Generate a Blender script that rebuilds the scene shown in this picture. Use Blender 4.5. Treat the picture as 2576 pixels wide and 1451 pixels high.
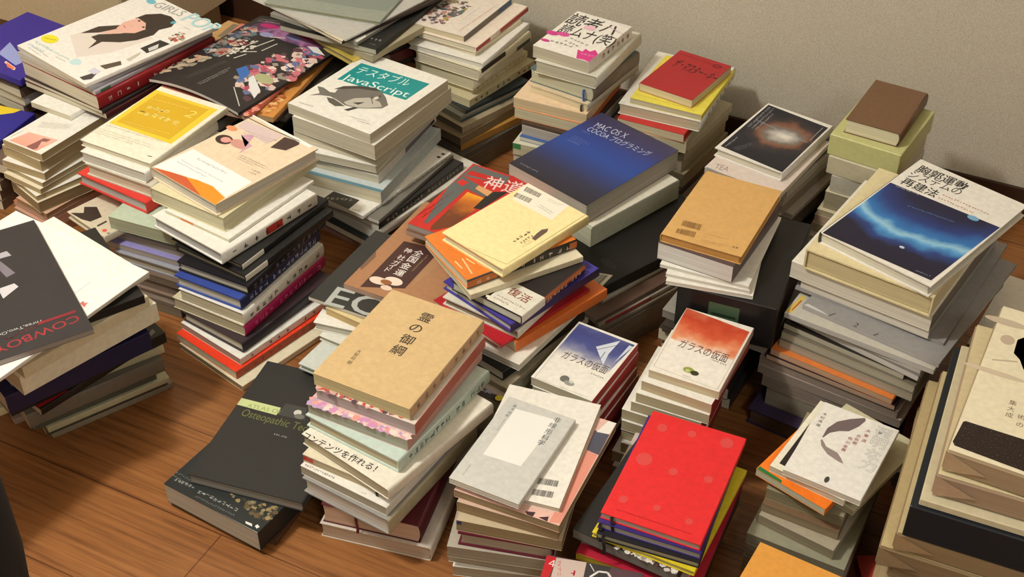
# A floor covered with piles of books in front of a papered wall, in warm lamp light.
import bpy, bmesh, math, random
from mathutils import Vector, Matrix, geometry
random.seed(11)
for o in list(bpy.data.objects): bpy.data.objects.remove(o)
SC = bpy.context.scene; COL = SC.collection
R = math.radians
# ------------------------------------------------------------------ camera, world, lamps, exposure
EYE = 1.417; FPX = 3286.0; PITCH = R(38.5); ROLL = R(-0.2146)
cam = bpy.data.cameras.new('camera'); cam_o = bpy.data.objects.new('camera', cam); COL.objects.link(cam_o)
cam.sensor_width = 36; cam.lens = FPX/2576*36; cam.clip_start = .05
_f = Vector((0, math.cos(PITCH), -math.sin(PITCH))); _r = Vector((1,0,0)); _d = _f.cross(_r)
_c, _s = math.cos(ROLL), math.sin(ROLL)
rt, dn = _c*_r+_s*_d, -_s*_r+_c*_d
m = Matrix((( rt.x,-dn.x,-_f.x,0),(rt.y,-dn.y,-_f.y,0),(rt.z,-dn.z,-_f.z,EYE),(0,0,0,1)))
cam_o.matrix_world = m; SC.camera = cam_o
SC.view_settings.view_transform = 'Standard'; SC.view_settings.look = 'None'; SC.view_settings.gamma = 1; SC.view_settings.use_curve_mapping = False
SC.view_settings.exposure = .32
wd = bpy.data.worlds.new('world'); SC.world = wd; wd.use_nodes = True
wd.node_tree.nodes['Background'].inputs[0].default_value = (1,.86,.68,1); wd.node_tree.nodes['Background'].inputs[1].default_value = .02
LAMP = Vector((-1.15, 1.1, 2.30))
FILL_LAMP = Vector((.7, -1.0, 2.36))
def area(name, loc, size, power, col):
    l = bpy.data.lights.new(name, 'AREA'); l.shape = 'DISK'; l.size = size; l.energy = power; l.color = col
    o = bpy.data.objects.new(name, l); COL.objects.link(o); o.location = loc
    return o
area('fill_light', FILL_LAMP-Vector((0,0,.012)), .6, 16, (1,.985,.93))       # added out-of-view fill lamp to lift the shaded right-front book faces; the globe's own light is its glowing shade, built further down
# ------------------------------------------------------------------ helpers
def lin(c):
    f = lambda v: v/12.92 if v <= .04045 else ((v+.055)/1.055)**2.4
    return (f(c[0]/255), f(c[1]/255), f(c[2]/255), 1)
MATS = {}
def base(name):
    m = bpy.data.materials.new(name); m.use_nodes = True
    return m, m.node_tree, m.node_tree.nodes['Principled BSDF']
def mat(c, rough=.42, kind='print'):
    c = tuple(c); k = (c, rough, kind)
    if k in MATS: return MATS[k]
    m, nt, p = base('%s_%02x%02x%02x' % ((kind,)+tuple(int(v) for v in c)))
    p.inputs['Roughness'].default_value = rough; N = nt.nodes; L = nt.links
    if kind == 'print':
        p.inputs['Base Color'].default_value = lin(c); p.inputs['Specular IOR Level'].default_value = .3
    else:
        tc = N.new('ShaderNodeTexCoord'); mp = N.new('ShaderNodeMapping'); nz = N.new('ShaderNodeTexNoise'); mx = N.new('ShaderNodeMix'); mx.data_type = 'RGBA'
        mp.inputs['Scale'].default_value = (40,40,40) if kind == 'cover' else (6,6,900)
        nz.inputs['Scale'].default_value = 1 if kind != 'cover' else 3; nz.inputs['Detail'].default_value = 3
        L.new(tc.outputs['Object'], mp.inputs[0]); L.new(mp.outputs[0], nz.inputs['Vector'])
        d = .965 if kind == 'cover' else .88
        rp = N.new('ShaderNodeMapRange'); rp.inputs[1].default_value = .3; rp.inputs[2].default_value = .7
        L.new(nz.outputs['Fac'], rp.inputs[0]); L.new(rp.outputs[0], mx.inputs['Factor'])
        mx.inputs[6].default_value = lin(tuple(v*d for v in c)); mx.inputs[7].default_value = lin(tuple(min(255,v*1.02) for v in c))
        L.new(mx.outputs[2], p.inputs['Base Color'])
        if kind == 'page':
            bp = N.new('ShaderNodeBump'); bp.inputs['Strength'].default_value = .25; bp.inputs['Distance'].default_value = .0006
            L.new(nz.outputs['Fac'], bp.inputs['Height']); L.new(bp.outputs[0], p.inputs['Normal']); p.inputs['Specular IOR Level'].default_value = .1
        else: p.inputs['Specular IOR Level'].default_value = .32
    MATS[k] = m; return m
def ramp_mat(name, stops, axis=1, scale=10, noise=0, nscale=20, rough=.4, off=0, arc=None):
    """printed picture: colours along one axis of the object, bent by noise; arc = (x, y) centre for round bands"""
    m, nt, p = base(name); N = nt.nodes; L = nt.links; p.inputs['Roughness'].default_value = rough; p.inputs['Specular IOR Level'].default_value = .3
    tc = N.new('ShaderNodeTexCoord'); sp = N.new('ShaderNodeSeparateXYZ'); L.new(tc.outputs['Object'], sp.inputs[0])
    nz = N.new('ShaderNodeTexNoise'); nz.inputs['Scale'].default_value = nscale; nz.inputs['Detail'].default_value = 6; L.new(tc.outputs['Object'], nz.inputs['Vector'])
    if arc:
        vs = N.new('ShaderNodeVectorMath'); vs.operation = 'DISTANCE'; L.new(tc.outputs['Object'], vs.inputs[0]); vs.inputs[1].default_value = (arc[0], arc[1], arc[2]); src = vs.outputs['Value']
    else: src = sp.outputs[axis]
    a = N.new('ShaderNodeMath'); a.operation = 'MULTIPLY_ADD'; L.new(src, a.inputs[0]); a.inputs[1].default_value = scale; a.inputs[2].default_value = off
    b = N.new('ShaderNodeMath'); b.operation = 'SUBTRACT'; L.new(nz.outputs['Fac'], b.inputs[0]); b.inputs[1].default_value = .5
    c = N.new('ShaderNodeMath'); c.operation = 'MULTIPLY_ADD'; L.new(b.outputs[0], c.inputs[0]); c.inputs[1].default_value = noise; L.new(a.outputs[0], c.inputs[2])
    r = N.new('ShaderNodeValToRGB'); L.new(c.outputs[0], r.inputs[0]); L.new(r.outputs[0], p.inputs['Base Color'])
    e = r.color_ramp.elements
    e[0].position, e[0].color = stops[0][0], lin(stops[0][1]); e[1].position, e[1].color = stops[-1][0], lin(stops[-1][1])
    for q, cc in stops[1:-1]: x = e.new(q); x.color = lin(cc)
    return m
NAMED = {
 'galaxy': ramp_mat('galaxy_print', [(0,(34,34,62)),(.22,(40,58,120)),(.40,(50,116,184)),(.49,(150,200,224)),(.54,(76,146,206)),(.62,(42,66,128)),(.72,(34,32,54)),(1,(32,30,48))], scale=6, noise=.28, nscale=22, arc=(0,.12,.03), off=-.58),
 'night_sky': ramp_mat('night_sky_print', [(0,(240,236,226)),(.14,(190,186,180)),(.26,(120,112,106)),(.36,(128,86,66)),(.46,(60,52,54)),(.6,(38,38,46)),(1,(32,32,38))], scale=9, noise=.4, nscale=34, arc=(.01,.012,.022)),
 'orange_picture': ramp_mat('orange_picture_print', [(0,(236,226,212)),(.22,(226,150,110)),(.5,(206,90,56)),(.75,(190,66,42)),(1,(206,110,80))], scale=10.5, noise=.75, nscale=42, off=.12),
 'blue_picture': ramp_mat('blue_picture_print', [(0,(236,230,222)),(.2,(140,142,170)),(.45,(74,82,140)),(.7,(64,70,128)),(1,(96,104,150))], scale=10.5, noise=.5, nscale=36, off=.12),
 'pink_sky': ramp_mat('pink_sky_print', [(0,(226,160,140)),(.5,(232,180,164)),(.8,(206,190,200)),(1,(190,190,210))], scale=9, noise=.3, off=.75),
 'purple_mist': ramp_mat('purple_mist_print', [(0,(60,46,56)),(.4,(110,56,96)),(.6,(170,120,160)),(.8,(96,70,104)),(1,(60,48,58))], scale=0, noise=2.4, nscale=14, off=.5),
 'sunset': ramp_mat('sunset_print', [(0,(110,60,34)),(.3,(196,110,40)),(.45,(226,150,40)),(.6,(236,190,60)),(1,(240,220,60))], scale=7, noise=.6, nscale=30, off=.35),
 'speckled_black': ramp_mat('speckled_black_print', [(0,(30,22,18)),(.5,(42,31,26)),(.7,(60,46,40)),(1,(110,92,80))], scale=0, noise=2.2, nscale=420, off=.42, rough=.6),
 'blue_cover': ramp_mat('blue_cover_print', [(0,(44,42,50)),(.2,(46,48,74)),(.5,(44,72,150)),(.68,(46,66,140)),(.86,(58,56,96)),(1,(60,56,84))], scale=4.3, noise=.05, nscale=5, off=.5),
}
class Shape:
    """collects vertices and faces with materials, then becomes one mesh object"""
    def __init__(s): s.v=[]; s.f=[]; s.mi=[]; s.mats=[]; s.smooth=set()
    def mid(s, m):
        if m not in s.mats: s.mats.append(m)
        return s.mats.index(m)
    def add(s, vs, fs, m, smooth=False):
        o = len(s.v); s.v += [tuple(v) for v in vs]; i = s.mid(m)
        for f in fs:
            if smooth: s.smooth.add(len(s.f))
            s.f.append(tuple(o+k for k in f)); s.mi.append(i)
    def box(s, x0,x1,y0,y1,z0,z1, m, bev=0):
        if not bev:
            s.add([(x,y,z) for z in (z0,z1) for x,y in ((x0,y0),(x1,y0),(x1,y1),(x0,y1))], [(3,2,1,0),(4,5,6,7),(0,1,5,4),(1,2,6,5),(2,3,7,6),(3,0,4,7)], m); return
        b = bev; R8 = lambda e,z: [(x0+e+b,y0+e,z),(x1-e-b,y0+e,z),(x1-e,y0+e+b,z),(x1-e,y1-e-b,z),(x1-e-b,y1-e,z),(x0+e+b,y1-e,z),(x0+e,y1-e-b,z),(x0+e,y0+e+b,z)]
        vs = R8(b,z0)+R8(0,z0+b)+R8(0,z1-b)+R8(b,z1); fs = [tuple(range(7,-1,-1)), tuple(range(24,32))]
        for r in range(3):
            for i in range(8): j=(i+1)%8; fs.append((r*8+i, r*8+j, r*8+8+j, r*8+8+i))
        s.add(vs, fs, m)
    def strip(s, pts, wv, m):
        """ribbon through points with half-width vector wv"""
        vs=[]; fs=[]
        for p in pts: vs += [tuple(Vector(p)-wv), tuple(Vector(p)+wv)]
        for i in range(len(pts)-1): fs.append((2*i,2*i+1,2*i+3,2*i+2))
        s.add(vs, fs, m)
    def tube(s, pts, rad, m, n=10):
        vs=[]; fs=[]; k=len(pts)
        for i,p in enumerate(pts):
            p=Vector(p); t=(Vector(pts[min(i+1,k-1)])-Vector(pts[max(i-1,0)])).normalized(); a=t.orthogonal().normalized(); b=t.cross(a); r=rad[i] if hasattr(rad,'__len__') else rad
            for j in range(n): q=2*math.pi*j/n; vs.append(p+r*(math.cos(q)*a+math.sin(q)*b))
        for i in range(k-1):
            for j in range(n): fs.append((i*n+j, i*n+(j+1)%n, (i+1)*n+(j+1)%n, (i+1)*n+j))
        fs += [tuple(range(n-1,-1,-1)), tuple(range((k-1)*n, k*n))]
        s.add(vs, fs, m, True)
    def mesh(s, name):
        me = bpy.data.meshes.new(name); me.from_pydata(s.v, [], s.f)
        for m in s.mats: me.materials.append(m)
        me.polygons.foreach_set('material_index', s.mi)
        for i in s.smooth: me.polygons[i].use_smooth = True
        me.update(); return me
    def build(s, name, parent=None):
        o = bpy.data.objects.new(name, s.mesh(name)); COL.objects.link(o)
        if parent: o.parent = parent
        return o
def thing(name, label, cat, loc=(0,0,0), rz=0, group=None):
    o = bpy.data.objects.new(name, None); COL.objects.link(o); o.empty_display_size = .05
    o.location = loc; o.rotation_euler = (0,0,rz); o['label'] = label; o['category'] = cat
    if group: o['group'] = group
    return o
def struct(o): o['kind'] = 'structure'; return o
# ------------------------------------------------------------------ lettering
TXT = {}
def text2d(s, bold=0):
    k = (s, bold)
    if k in TXT: return TXT[k]
    c = bpy.data.curves.new('t','FONT'); c.body = s; c.size = 1; c.resolution_u = 3; c.offset = (0,.008,.02)[bold]
    o = bpy.data.objects.new('t', c); COL.objects.link(o)
    dg = bpy.context.evaluated_depsgraph_get(); me = bpy.data.meshes.new_from_object(o.evaluated_get(dg))
    vs = [(v.co.x, v.co.y) for v in me.vertices]; fs = [tuple(p.vertices) for p in me.polygons if p.normal.z > .0 or True]
    bpy.data.objects.remove(o); bpy.data.meshes.remove(me); bpy.data.curves.remove(c)
    TXT[k] = (vs, fs); return TXT[k]
class Face:
    """prints flat marks on one face of a book; put(a, b, lift) -> local point, all in metres"""
    def __init__(s, sh, put): s.sh=sh; s.put=put; s.n=0
    def lift(s): s.n += 1; return .00012 + .000012*min(s.n,40)
    def poly(s, pts, m, lift=None):
        e = s.lift() if lift is None else lift
        tri = geometry.tessellate_polygon([[Vector((x,y,0)) for x,y in pts]])
        area2 = lambda t: (pts[t[1]][0]-pts[t[0]][0])*(pts[t[2]][1]-pts[t[0]][1])-(pts[t[2]][0]-pts[t[0]][0])*(pts[t[1]][1]-pts[t[0]][1])
        s.sh.add([s.put(x,y,e) for x,y in pts], [t if area2(t)>0 else t[::-1] for t in tri], m)
    def rect(s, a0,b0,a1,b1, m): s.poly([(a0,b0),(a1,b0),(a1,b1),(a0,b1)], m)
    def ell(s, c, rx, ry, m, n=18): s.poly([(c[0]+rx*math.cos(6.2832*i/n), c[1]+ry*math.sin(6.2832*i/n)) for i in range(n)], m)
    def stroke(s, pts, w, m):
        e = s.lift()
        for p,q in zip(pts, pts[1:]):
            d = Vector((q[0]-p[0], q[1]-p[1]))
            if d.length < 1e-6: continue
            n = Vector((-d.y, d.x)).normalized()*w/2
            s.poly([(p[0]+n.x,p[1]+n.y),(p[0]-n.x,p[1]-n.y),(q[0]-n.x,q[1]-n.y),(q[0]+n.x,q[1]+n.y)], m, e)
    def text(s, st, p0, ang, length, h, m, bold=0):
        vs, fs = text2d(st, bold)
        if not vs: return
        x0, x1 = min(v[0] for v in vs), max(v[0] for v in vs); y1 = max(v[1] for v in vs); y0 = min(v[1] for v in vs)
        kx = length/(x1-x0); ky = h/y1 if h else kx; e = s.lift(); ca, sa = math.cos(ang), math.sin(ang)
        out = [s.put(p0[0]+(x-x0)*kx*ca-y*ky*sa, p0[1]+(x-x0)*kx*sa+y*ky*ca, e) for x,y in vs]
        s.sh.add(out, fs, m)
    def char(s, st, c, size, m, bold=0, ang=0):
        vs, fs = text2d(st, bold)
        if not vs: return
        x0, x1 = min(v[0] for v in vs), max(v[0] for v in vs); y0, y1 = min(v[1] for v in vs), max(v[1] for v in vs)
        e = s.lift(); ca, sa = math.cos(ang), math.sin(ang); out=[]
        for x,y in vs:
            X, Y = (x-(x0+x1)/2)*size, (y-(y0+y1)/2)*size
            out.append(s.put(c[0]+X*ca-Y*sa, c[1]+X*sa+Y*ca, e))
        s.sh.add(out, fs, m)
    def scrawl(s, p0, p1, h, m, rows=1):
        """lettering too small or blurred to read: rows of little strokes"""
        d = Vector((p1[0]-p0[0], p1[1]-p0[1])); L = d.length
        if L < 1e-4: return
        d /= L; n = Vector((-d.y, d.x)); e = s.lift(); cw = h*1.02
        for r in range(rows):
            x = 0; end = L*(1 if r < rows-1 or rows == 1 else random.uniform(.5,.95))
            while x+cw*.8 < end:
                o = Vector(p0)+d*x-n*(r*h*1.75)
                def q(a0,b0,a1,b1):
                    P = [o+d*a*cw+n*b*h for a,b in ((a0,b0),(a1,b0),(a1,b1),(a0,b1))]
                    s.sh.add([s.put(v.x,v.y,e) for v in P], [(0,1,2,3)], m)
                if h < .0022 or cw < .0016:
                    w = random.uniform(.5,2.2); q(0,.2,w,.75); x += cw*(w+.25)
                else:
                    for _ in range(3):
                        if random.random() < .6: b = random.uniform(.05,.8); a = random.uniform(0,.3); q(a,b,random.uniform(.6,.92),b+.13)
                        else: a = random.uniform(.1,.75); q(a,0,a+.12,random.uniform(.6,.95))
                    x += cw
    def barcode(s, q, m):
        TL,TR,BR,BL = [Vector(p) for p in q]; e = s.lift(); t = 0
        while t < .97:
            w = random.choice((.008,.012,.02,.03)); u = min(1,t+w)
            P = [TL.lerp(TR,t), TL.lerp(TR,u), BL.lerp(BR,u), BL.lerp(BR,t)]
            P = [P[3],P[2],P[1],P[0]]
            s.sh.add([s.put(v.x,v.y,e) for v in P], [(0,1,2,3)], m); t = u+random.choice((.008,.012,.02))
    def scraps(s, pal, n, size, pts):
        """a busy picture as many small patches inside an outline"""
        xs=[p[0] for p in pts]; ys=[p[1] for p in pts]; k=0; tries=0
        def inside(x,y):
            c=False; j=len(pts)-1
            for i in range(len(pts)):
                if (pts[i][1]>y)!=(pts[j][1]>y) and x<(pts[j][0]-pts[i][0])*(y-pts[i][1])/(pts[j][1]-pts[i][1])+pts[i][0]: c=not c
                j=i
            return c
        while k<n and tries<n*8:
            tries+=1; x=random.uniform(min(xs),max(xs)); y=random.uniform(min(ys),max(ys))
            if not inside(x,y): continue
            k+=1; r=size*random.uniform(.35,1); m=random.randint(4,7); a=random.random()*6
            s.poly([(x+r*random.uniform(.5,1)*math.cos(a+6.2832*i/m), y+r*random.uniform(.4,.9)*math.sin(a+6.2832*i/m)) for i in range(m)], mat(random.choice(pal)), .00012+.00006*random.random())
# ------------------------------------------------------------------ one book
SPEC = {'pb':(.0005,.0004,0,.42),'soft':(.0011,.0014,.16,.38),'hc':(.0022,.0030,.12,.45),'mag':(.0003,.0002,.10,.33),'note':(.0011,.0016,0,.5)}
def profile(W, t, th, bulge):
    """cross-section of a cover wrapped round the spine (spine at +x); returns outer and inner points and which pieces are spine"""
    b = min(.0045, t*bulge); xs = W/2-b; out=[(-W/2,t)]; n=8 if b else 3
    if b:
        for i in range(n+1):
            a = math.pi/2-math.pi*i/n; c, s_ = math.cos(a), math.sin(a)
            out.append((xs+b*abs(c)**.7, t/2+t/2*math.copysign(abs(s_)**.75, s_)))
    else:
        r = min(.0007,t*.2); out += [(xs-r,t),(xs,t-r),(xs,r),(xs-r,0)]
    out.append((-W/2,0)); inn=[]
    for x,z in out: inn.append((x if x<-W/2+1e-6 else min(x,W/2-b)-th+(x-(W/2-b) if x>W/2-b else 0), min(max(z,th),t-th)))
    return out, inn
SIDE = {'BR':0,'TL':math.pi,'LB':-math.pi/2,'RT':math.pi/2}
def book(name, label, cat, group, kind, loc, yaw, w, l, t, cov, pg, sp='BR', spc=None, o=None, pr=()):
    o = o or {}; root = thing(name, label, cat, loc, yaw, group)
    cm = mat(cov, .42, 'cover'); pm = mat(pg, .8, 'page'); sm = mat(spc, .42, 'cover') if spc else cm
    if o.get('mat'): cm = NAMED[o['mat']]
    sh = Shape(); prof = None; ang = SIDE[sp]; ca, sa = math.cos(ang), math.sin(ang)
    W, L = (w,l) if sp in ('BR','TL') else (l,w)
    rot = lambda x,y,z: (x*ca-y*sa, x*sa+y*ca, z)
    over = 0; wave = (lambda x: .012*(1-(2*x/w)**2)) if o.get('curl') else None
    if kind in SPEC:
        th, over, bulge, _ = SPEC[kind]; th = min(th, t*.2); over = min(over, w*.05)
        if t < .006 and kind in ('hc','soft'): bulge = .1
        out, inn = profile(W, t, th, bulge); prof = out; n = len(out)
        vs = []; fs = []; fsp = []
        for y in (-L/2, L/2):
            vs += [rot(x,y,z) for x,z in out]+[rot(x,y,z) for x,z in inn]
        A = lambda k,i: k*2*n+i; Bq = lambda k,i: k*2*n+n+i
        for i in range(n-1):
            tgt = fsp if 1 <= i < n-2 else fs
            tgt.append((A(0,i),A(0,i+1),A(1,i+1),A(1,i))); tgt.append((Bq(0,i+1),Bq(0,i),Bq(1,i),Bq(1,i+1)))
            tgt.append((A(0,i+1),A(0,i),Bq(0,i),Bq(0,i+1))); tgt.append((A(1,i),A(1,i+1),Bq(1,i+1),Bq(1,i)))
        for i in (0,n-1): f=(A(0,i),A(1,i),Bq(1,i),Bq(0,i)); fs.append(f if i else f[::-1])
        sh.add(vs, fs, cm); sh.add(vs, fsp, sm, bulge>0)
        # pages: square fore-edge for paperbacks, hollow fore-edge and rounded back for sewn books
        pgs = Shape(); z0, z1 = th, t-th; hol = .0018 if kind in ('hc','soft') else 0; q=[]
        for i in range(7):
            k = i/6; q.append((-W/2+over+hol*(1-(2*k-1)**2), z1+(z0-z1)*k))
        b = min(.0045, t*bulge)
        for i in range(7):
            k = i/6; q.append((W/2-b-th*1.05+max(0,b-.0004)*(1-(2*k-1)**2)*.9, z0+(z1-z0)*k))
        m_=len(q); vs=[rot(x,y,z) for y in (-L/2+over,L/2-over) for x,z in q]
        fs=[tuple(range(m_-1,-1,-1)), tuple(range(m_,2*m_))]+[(i,(i+1)%m_,m_+(i+1)%m_,m_+i) for i in range(m_)]
        fs=[f[::-1] for f in fs]
        pgs.add(vs, fs, pm)
    elif kind == 'box':
        sh.box(-w/2,w/2,-l/2,l/2,0,t, cm, .0012); pgs = None
    elif kind == 'wrap':
        sh.box(-w/2,w/2,-l/2,l/2,0,t, pm, .003); f = Face(sh, lambda a,b,e: (a-w/2,b-l/2,t+e)); f.rect(.002,.002,w-.002,l-.002, cm); pgs = None
        y=-l/2-.0012   # folded paper flaps on the near end
        for sx in (-1,1):
            fl = Shape(); fl.add([(sx*(w/2-.002),y,t*.97),(sx*(w/2-.002),y,.03*t),(sx*(w/2-.05),y-.0008,t*.42)], [(0,1,2)], mat(tuple(min(255,v*1.06) for v in pg),.7,'cover')); fl.build('end_flap', root)
    elif kind == 'case':
        c_ = .0025; sh.box(-w/2,w/2,-l/2,l/2,t-c_,t,cm); sh.box(-w/2,w/2,-l/2,l/2,0,c_,cm); sh.box(-w/2,-w/2+c_,-l/2,l/2,c_,t-c_,cm); sh.box(w/2-c_,w/2,-l/2,l/2,c_,t-c_,cm); sh.box(-w/2+c_,w/2-c_,l/2-c_,l/2,c_,t-c_,cm)
        pgs = Shape(); pgs.box(-w/2+c_+.001,w/2-c_-.001,-l/2+.003,l/2-c_-.001,c_+.001,t-c_-.001,pm)
    # ---- what is printed on it
    def side(face):
        s0 = face == sp and prof
        def put(a, b, e):
            if s0:
                x = prof[1][0]
                for (xa,za),(xb,zb) in zip(prof[1:-1], prof[2:-1]):
                    if zb <= b <= za: x = xa+(xb-xa)*((za-b)/(za-zb) if za>zb else 0); break
                d = x+e
            else: d = (w/2 if face=='BR' else l/2)-over+e
            return (d, a-l/2, b) if face=='BR' else (a-w/2, -d, b)
        return Face(sh if (s0 or pgs is None) else pgs, put)
    for key in ('bar','barb'):
        if key in o:
            f_, s0, s1, h0, h1, c = o[key]; f = side(f_); ln = l if f_=='BR' else w
            a0, a1 = s0*ln, s1*ln; k = 6
            for i in range(k):
                b0, b1 = t*(h0+(h1-h0)*i/k), t*(h0+(h1-h0)*(i+1)/k); f.poly([(a0,b0),(a1,b0),(a1,b1),(a0,b1)], mat(c), .0002)
    if 'spfoot' in o:
        fr, c, st = o['spfoot']; f = side('BR')
        for i in range(8):
            b0, b1 = t*(.02+.96*i/8), t*(.02+.96*(i+1)/8); f.poly([(0,b0),(l*fr,b0),(l*fr,b1),(0,b1)], mat(c), .0002)
        for i,ch in enumerate(st): f.char(ch,(l*fr*(.84-.28*i),t*.5),t*.62,mat((40,38,36)),1,-math.pi/2)
    if 'sptx' in o:
        st, c = o['sptx']; f = side('BR'); hh = min(t*.55,.011); st_ = l*.9/max(8,len(st))
        x = l*.94
        for ch in st:
            if ch != ' ':
                for _ in range(3):
                    if random.random()<.55: a=random.uniform(0,.75)*hh; f.poly([(x-hh*.9,t/2-hh/2+a),(x-hh*random.uniform(.1,.4),t/2-hh/2+a),(x-hh*random.uniform(.1,.4),t/2-hh/2+a+hh*.14),(x-hh*.9,t/2-hh/2+a+hh*.14)],mat(c),.0003)
                    else: a=random.uniform(.1,.8)*hh; f.poly([(x-a-hh*.13,t/2-hh*.45),(x-a,t/2-hh*.45),(x-a,t/2+hh*random.uniform(.2,.45)),(x-a-hh*.13,t/2+hh*random.uniform(.2,.45))],mat(c),.0003)
            x -= max(st_, hh*1.05)
            if x < l*.05+hh: break
    top = Face(sh, lambda a,b,e: (a-w/2, b-l/2, t+e))
    if 'edge' in o: top.rect(0,0,w,.008,mat(o['edge']))
    for p in pr:
        k = p[0]; mm = lambda q: (q[0]/1000, q[1]/1000)
        clip = lambda q: (min(max(q[0]/1000,.0002),w-.0002), min(max(q[1]/1000,.0002),l-.0002))
        if k=='P': top.poly([clip(q) for q in p[2]], mat(p[1]))
        elif k=='M': top.poly([clip(q) for q in p[2]], NAMED[p[1]])
        elif k=='B': top.barcode([mm(q) for q in p[2]], mat(p[1]))
        elif k=='T': top.text(p[1], mm(p[3]), p[4], p[5]/1000, p[6]/1000, mat(p[2]), p[7])
        elif k=='V':
            for ch,q in zip(p[1], p[3]): top.char(ch, mm(q), p[4]/1000, mat(p[2]), p[5])
        elif k=='E': top.ell(mm(p[2]), p[3]/1000, p[4]/1000, mat(p[1]))
        elif k=='G': top.scrawl(mm(p[2]), mm(p[3]), p[4]/1000, mat(p[1]), p[5])
        elif k=='C': top.scraps(p[1], p[2], p[3]/1000, [clip(q) for q in p[4]])
        elif k=='S': top.stroke([clip(q) for q in p[3]], p[2]/1000, mat(p[1]))
    def finish(me):
        if not wave: return
        bm = bmesh.new(); bm.from_mesh(me)
        for i in range(1,24):
            x = -w/2+w*i/24; bmesh.ops.bisect_plane(bm, geom=bm.verts[:]+bm.edges[:]+bm.faces[:], plane_co=(x,0,0), plane_no=(1,0,0))
        for v in bm.verts: v.co.z += wave(v.co.x)
        bm.to_mesh(me); bm.free()
    if pgs: pb = pgs.build('page_block', root); finish(pb.data)
    cb = sh.build('packaging' if name=='packet' else 'case' if kind in ('box','case') else 'paper_wrapper' if kind=='wrap' else 'cover', root); finish(cb.data)
    if 'obi' in o:
        fr, c = o['obi']; bs = Shape(); mt = mat(c,.4,'cover'); e=.0003; pp=[(x+(e if x>0 else 0), z+(e if z>t/2 else -e*.5)) for x,z in prof]; pp[0]=(0,pp[0][1]); pp[-1]=(0,pp[-1][1])
        vs=[(x,y,z) for y in (-l/2+.001,-l/2+l*fr) for x,z in pp]; n=len(pp)
        bs.add(vs,[(i,i+1,n+i+1,n+i) for i in range(n-1)],mt,True)
        f = Face(bs, lambda a,b,ee: (a-w/2,b-l/2,t+e+ee))
        f.scrawl((w*.55,l*.10),(w*.95,l*.10),.004,mat((120,110,100)),2); f.text('復活',(w*.60,l*.2),-.05,w*.3,.016,mat((130,70,56)),1)
        bs.build('belly_band', root)
    if 'ribbon' in o:
        c, s_ = o['ribbon']; rb = Shape(); x = -w/2+w*s_; y = -l/2; z = t*.72
        rb.strip([(x,y+.006,z),(x,y-.0012,z-.0005),(x+.002,y-.005,z-.006),(x+.004,y-.0062,z-.016),(x+.003,y-.0064,z-.026 if loc[2]+z>.04 else z-.018)], Vector((.0022,0,.0004)), mat(c,.5,'cover'))
        rb.build('ribbon_bookmark', root)
    if o.get('loop'):
        lp = Shape(); pts=[(-w/2+w*.12+.03*math.cos(a)*1.0, -l/2+.055+.02*math.sin(a), t+.0015) for a in [i*.42 for i in range(16)]]
        lp.tube(pts,.0012,mat((26,26,26),.5,'cover'),6); lp.build('elastic_loop', root)
    return root
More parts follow.
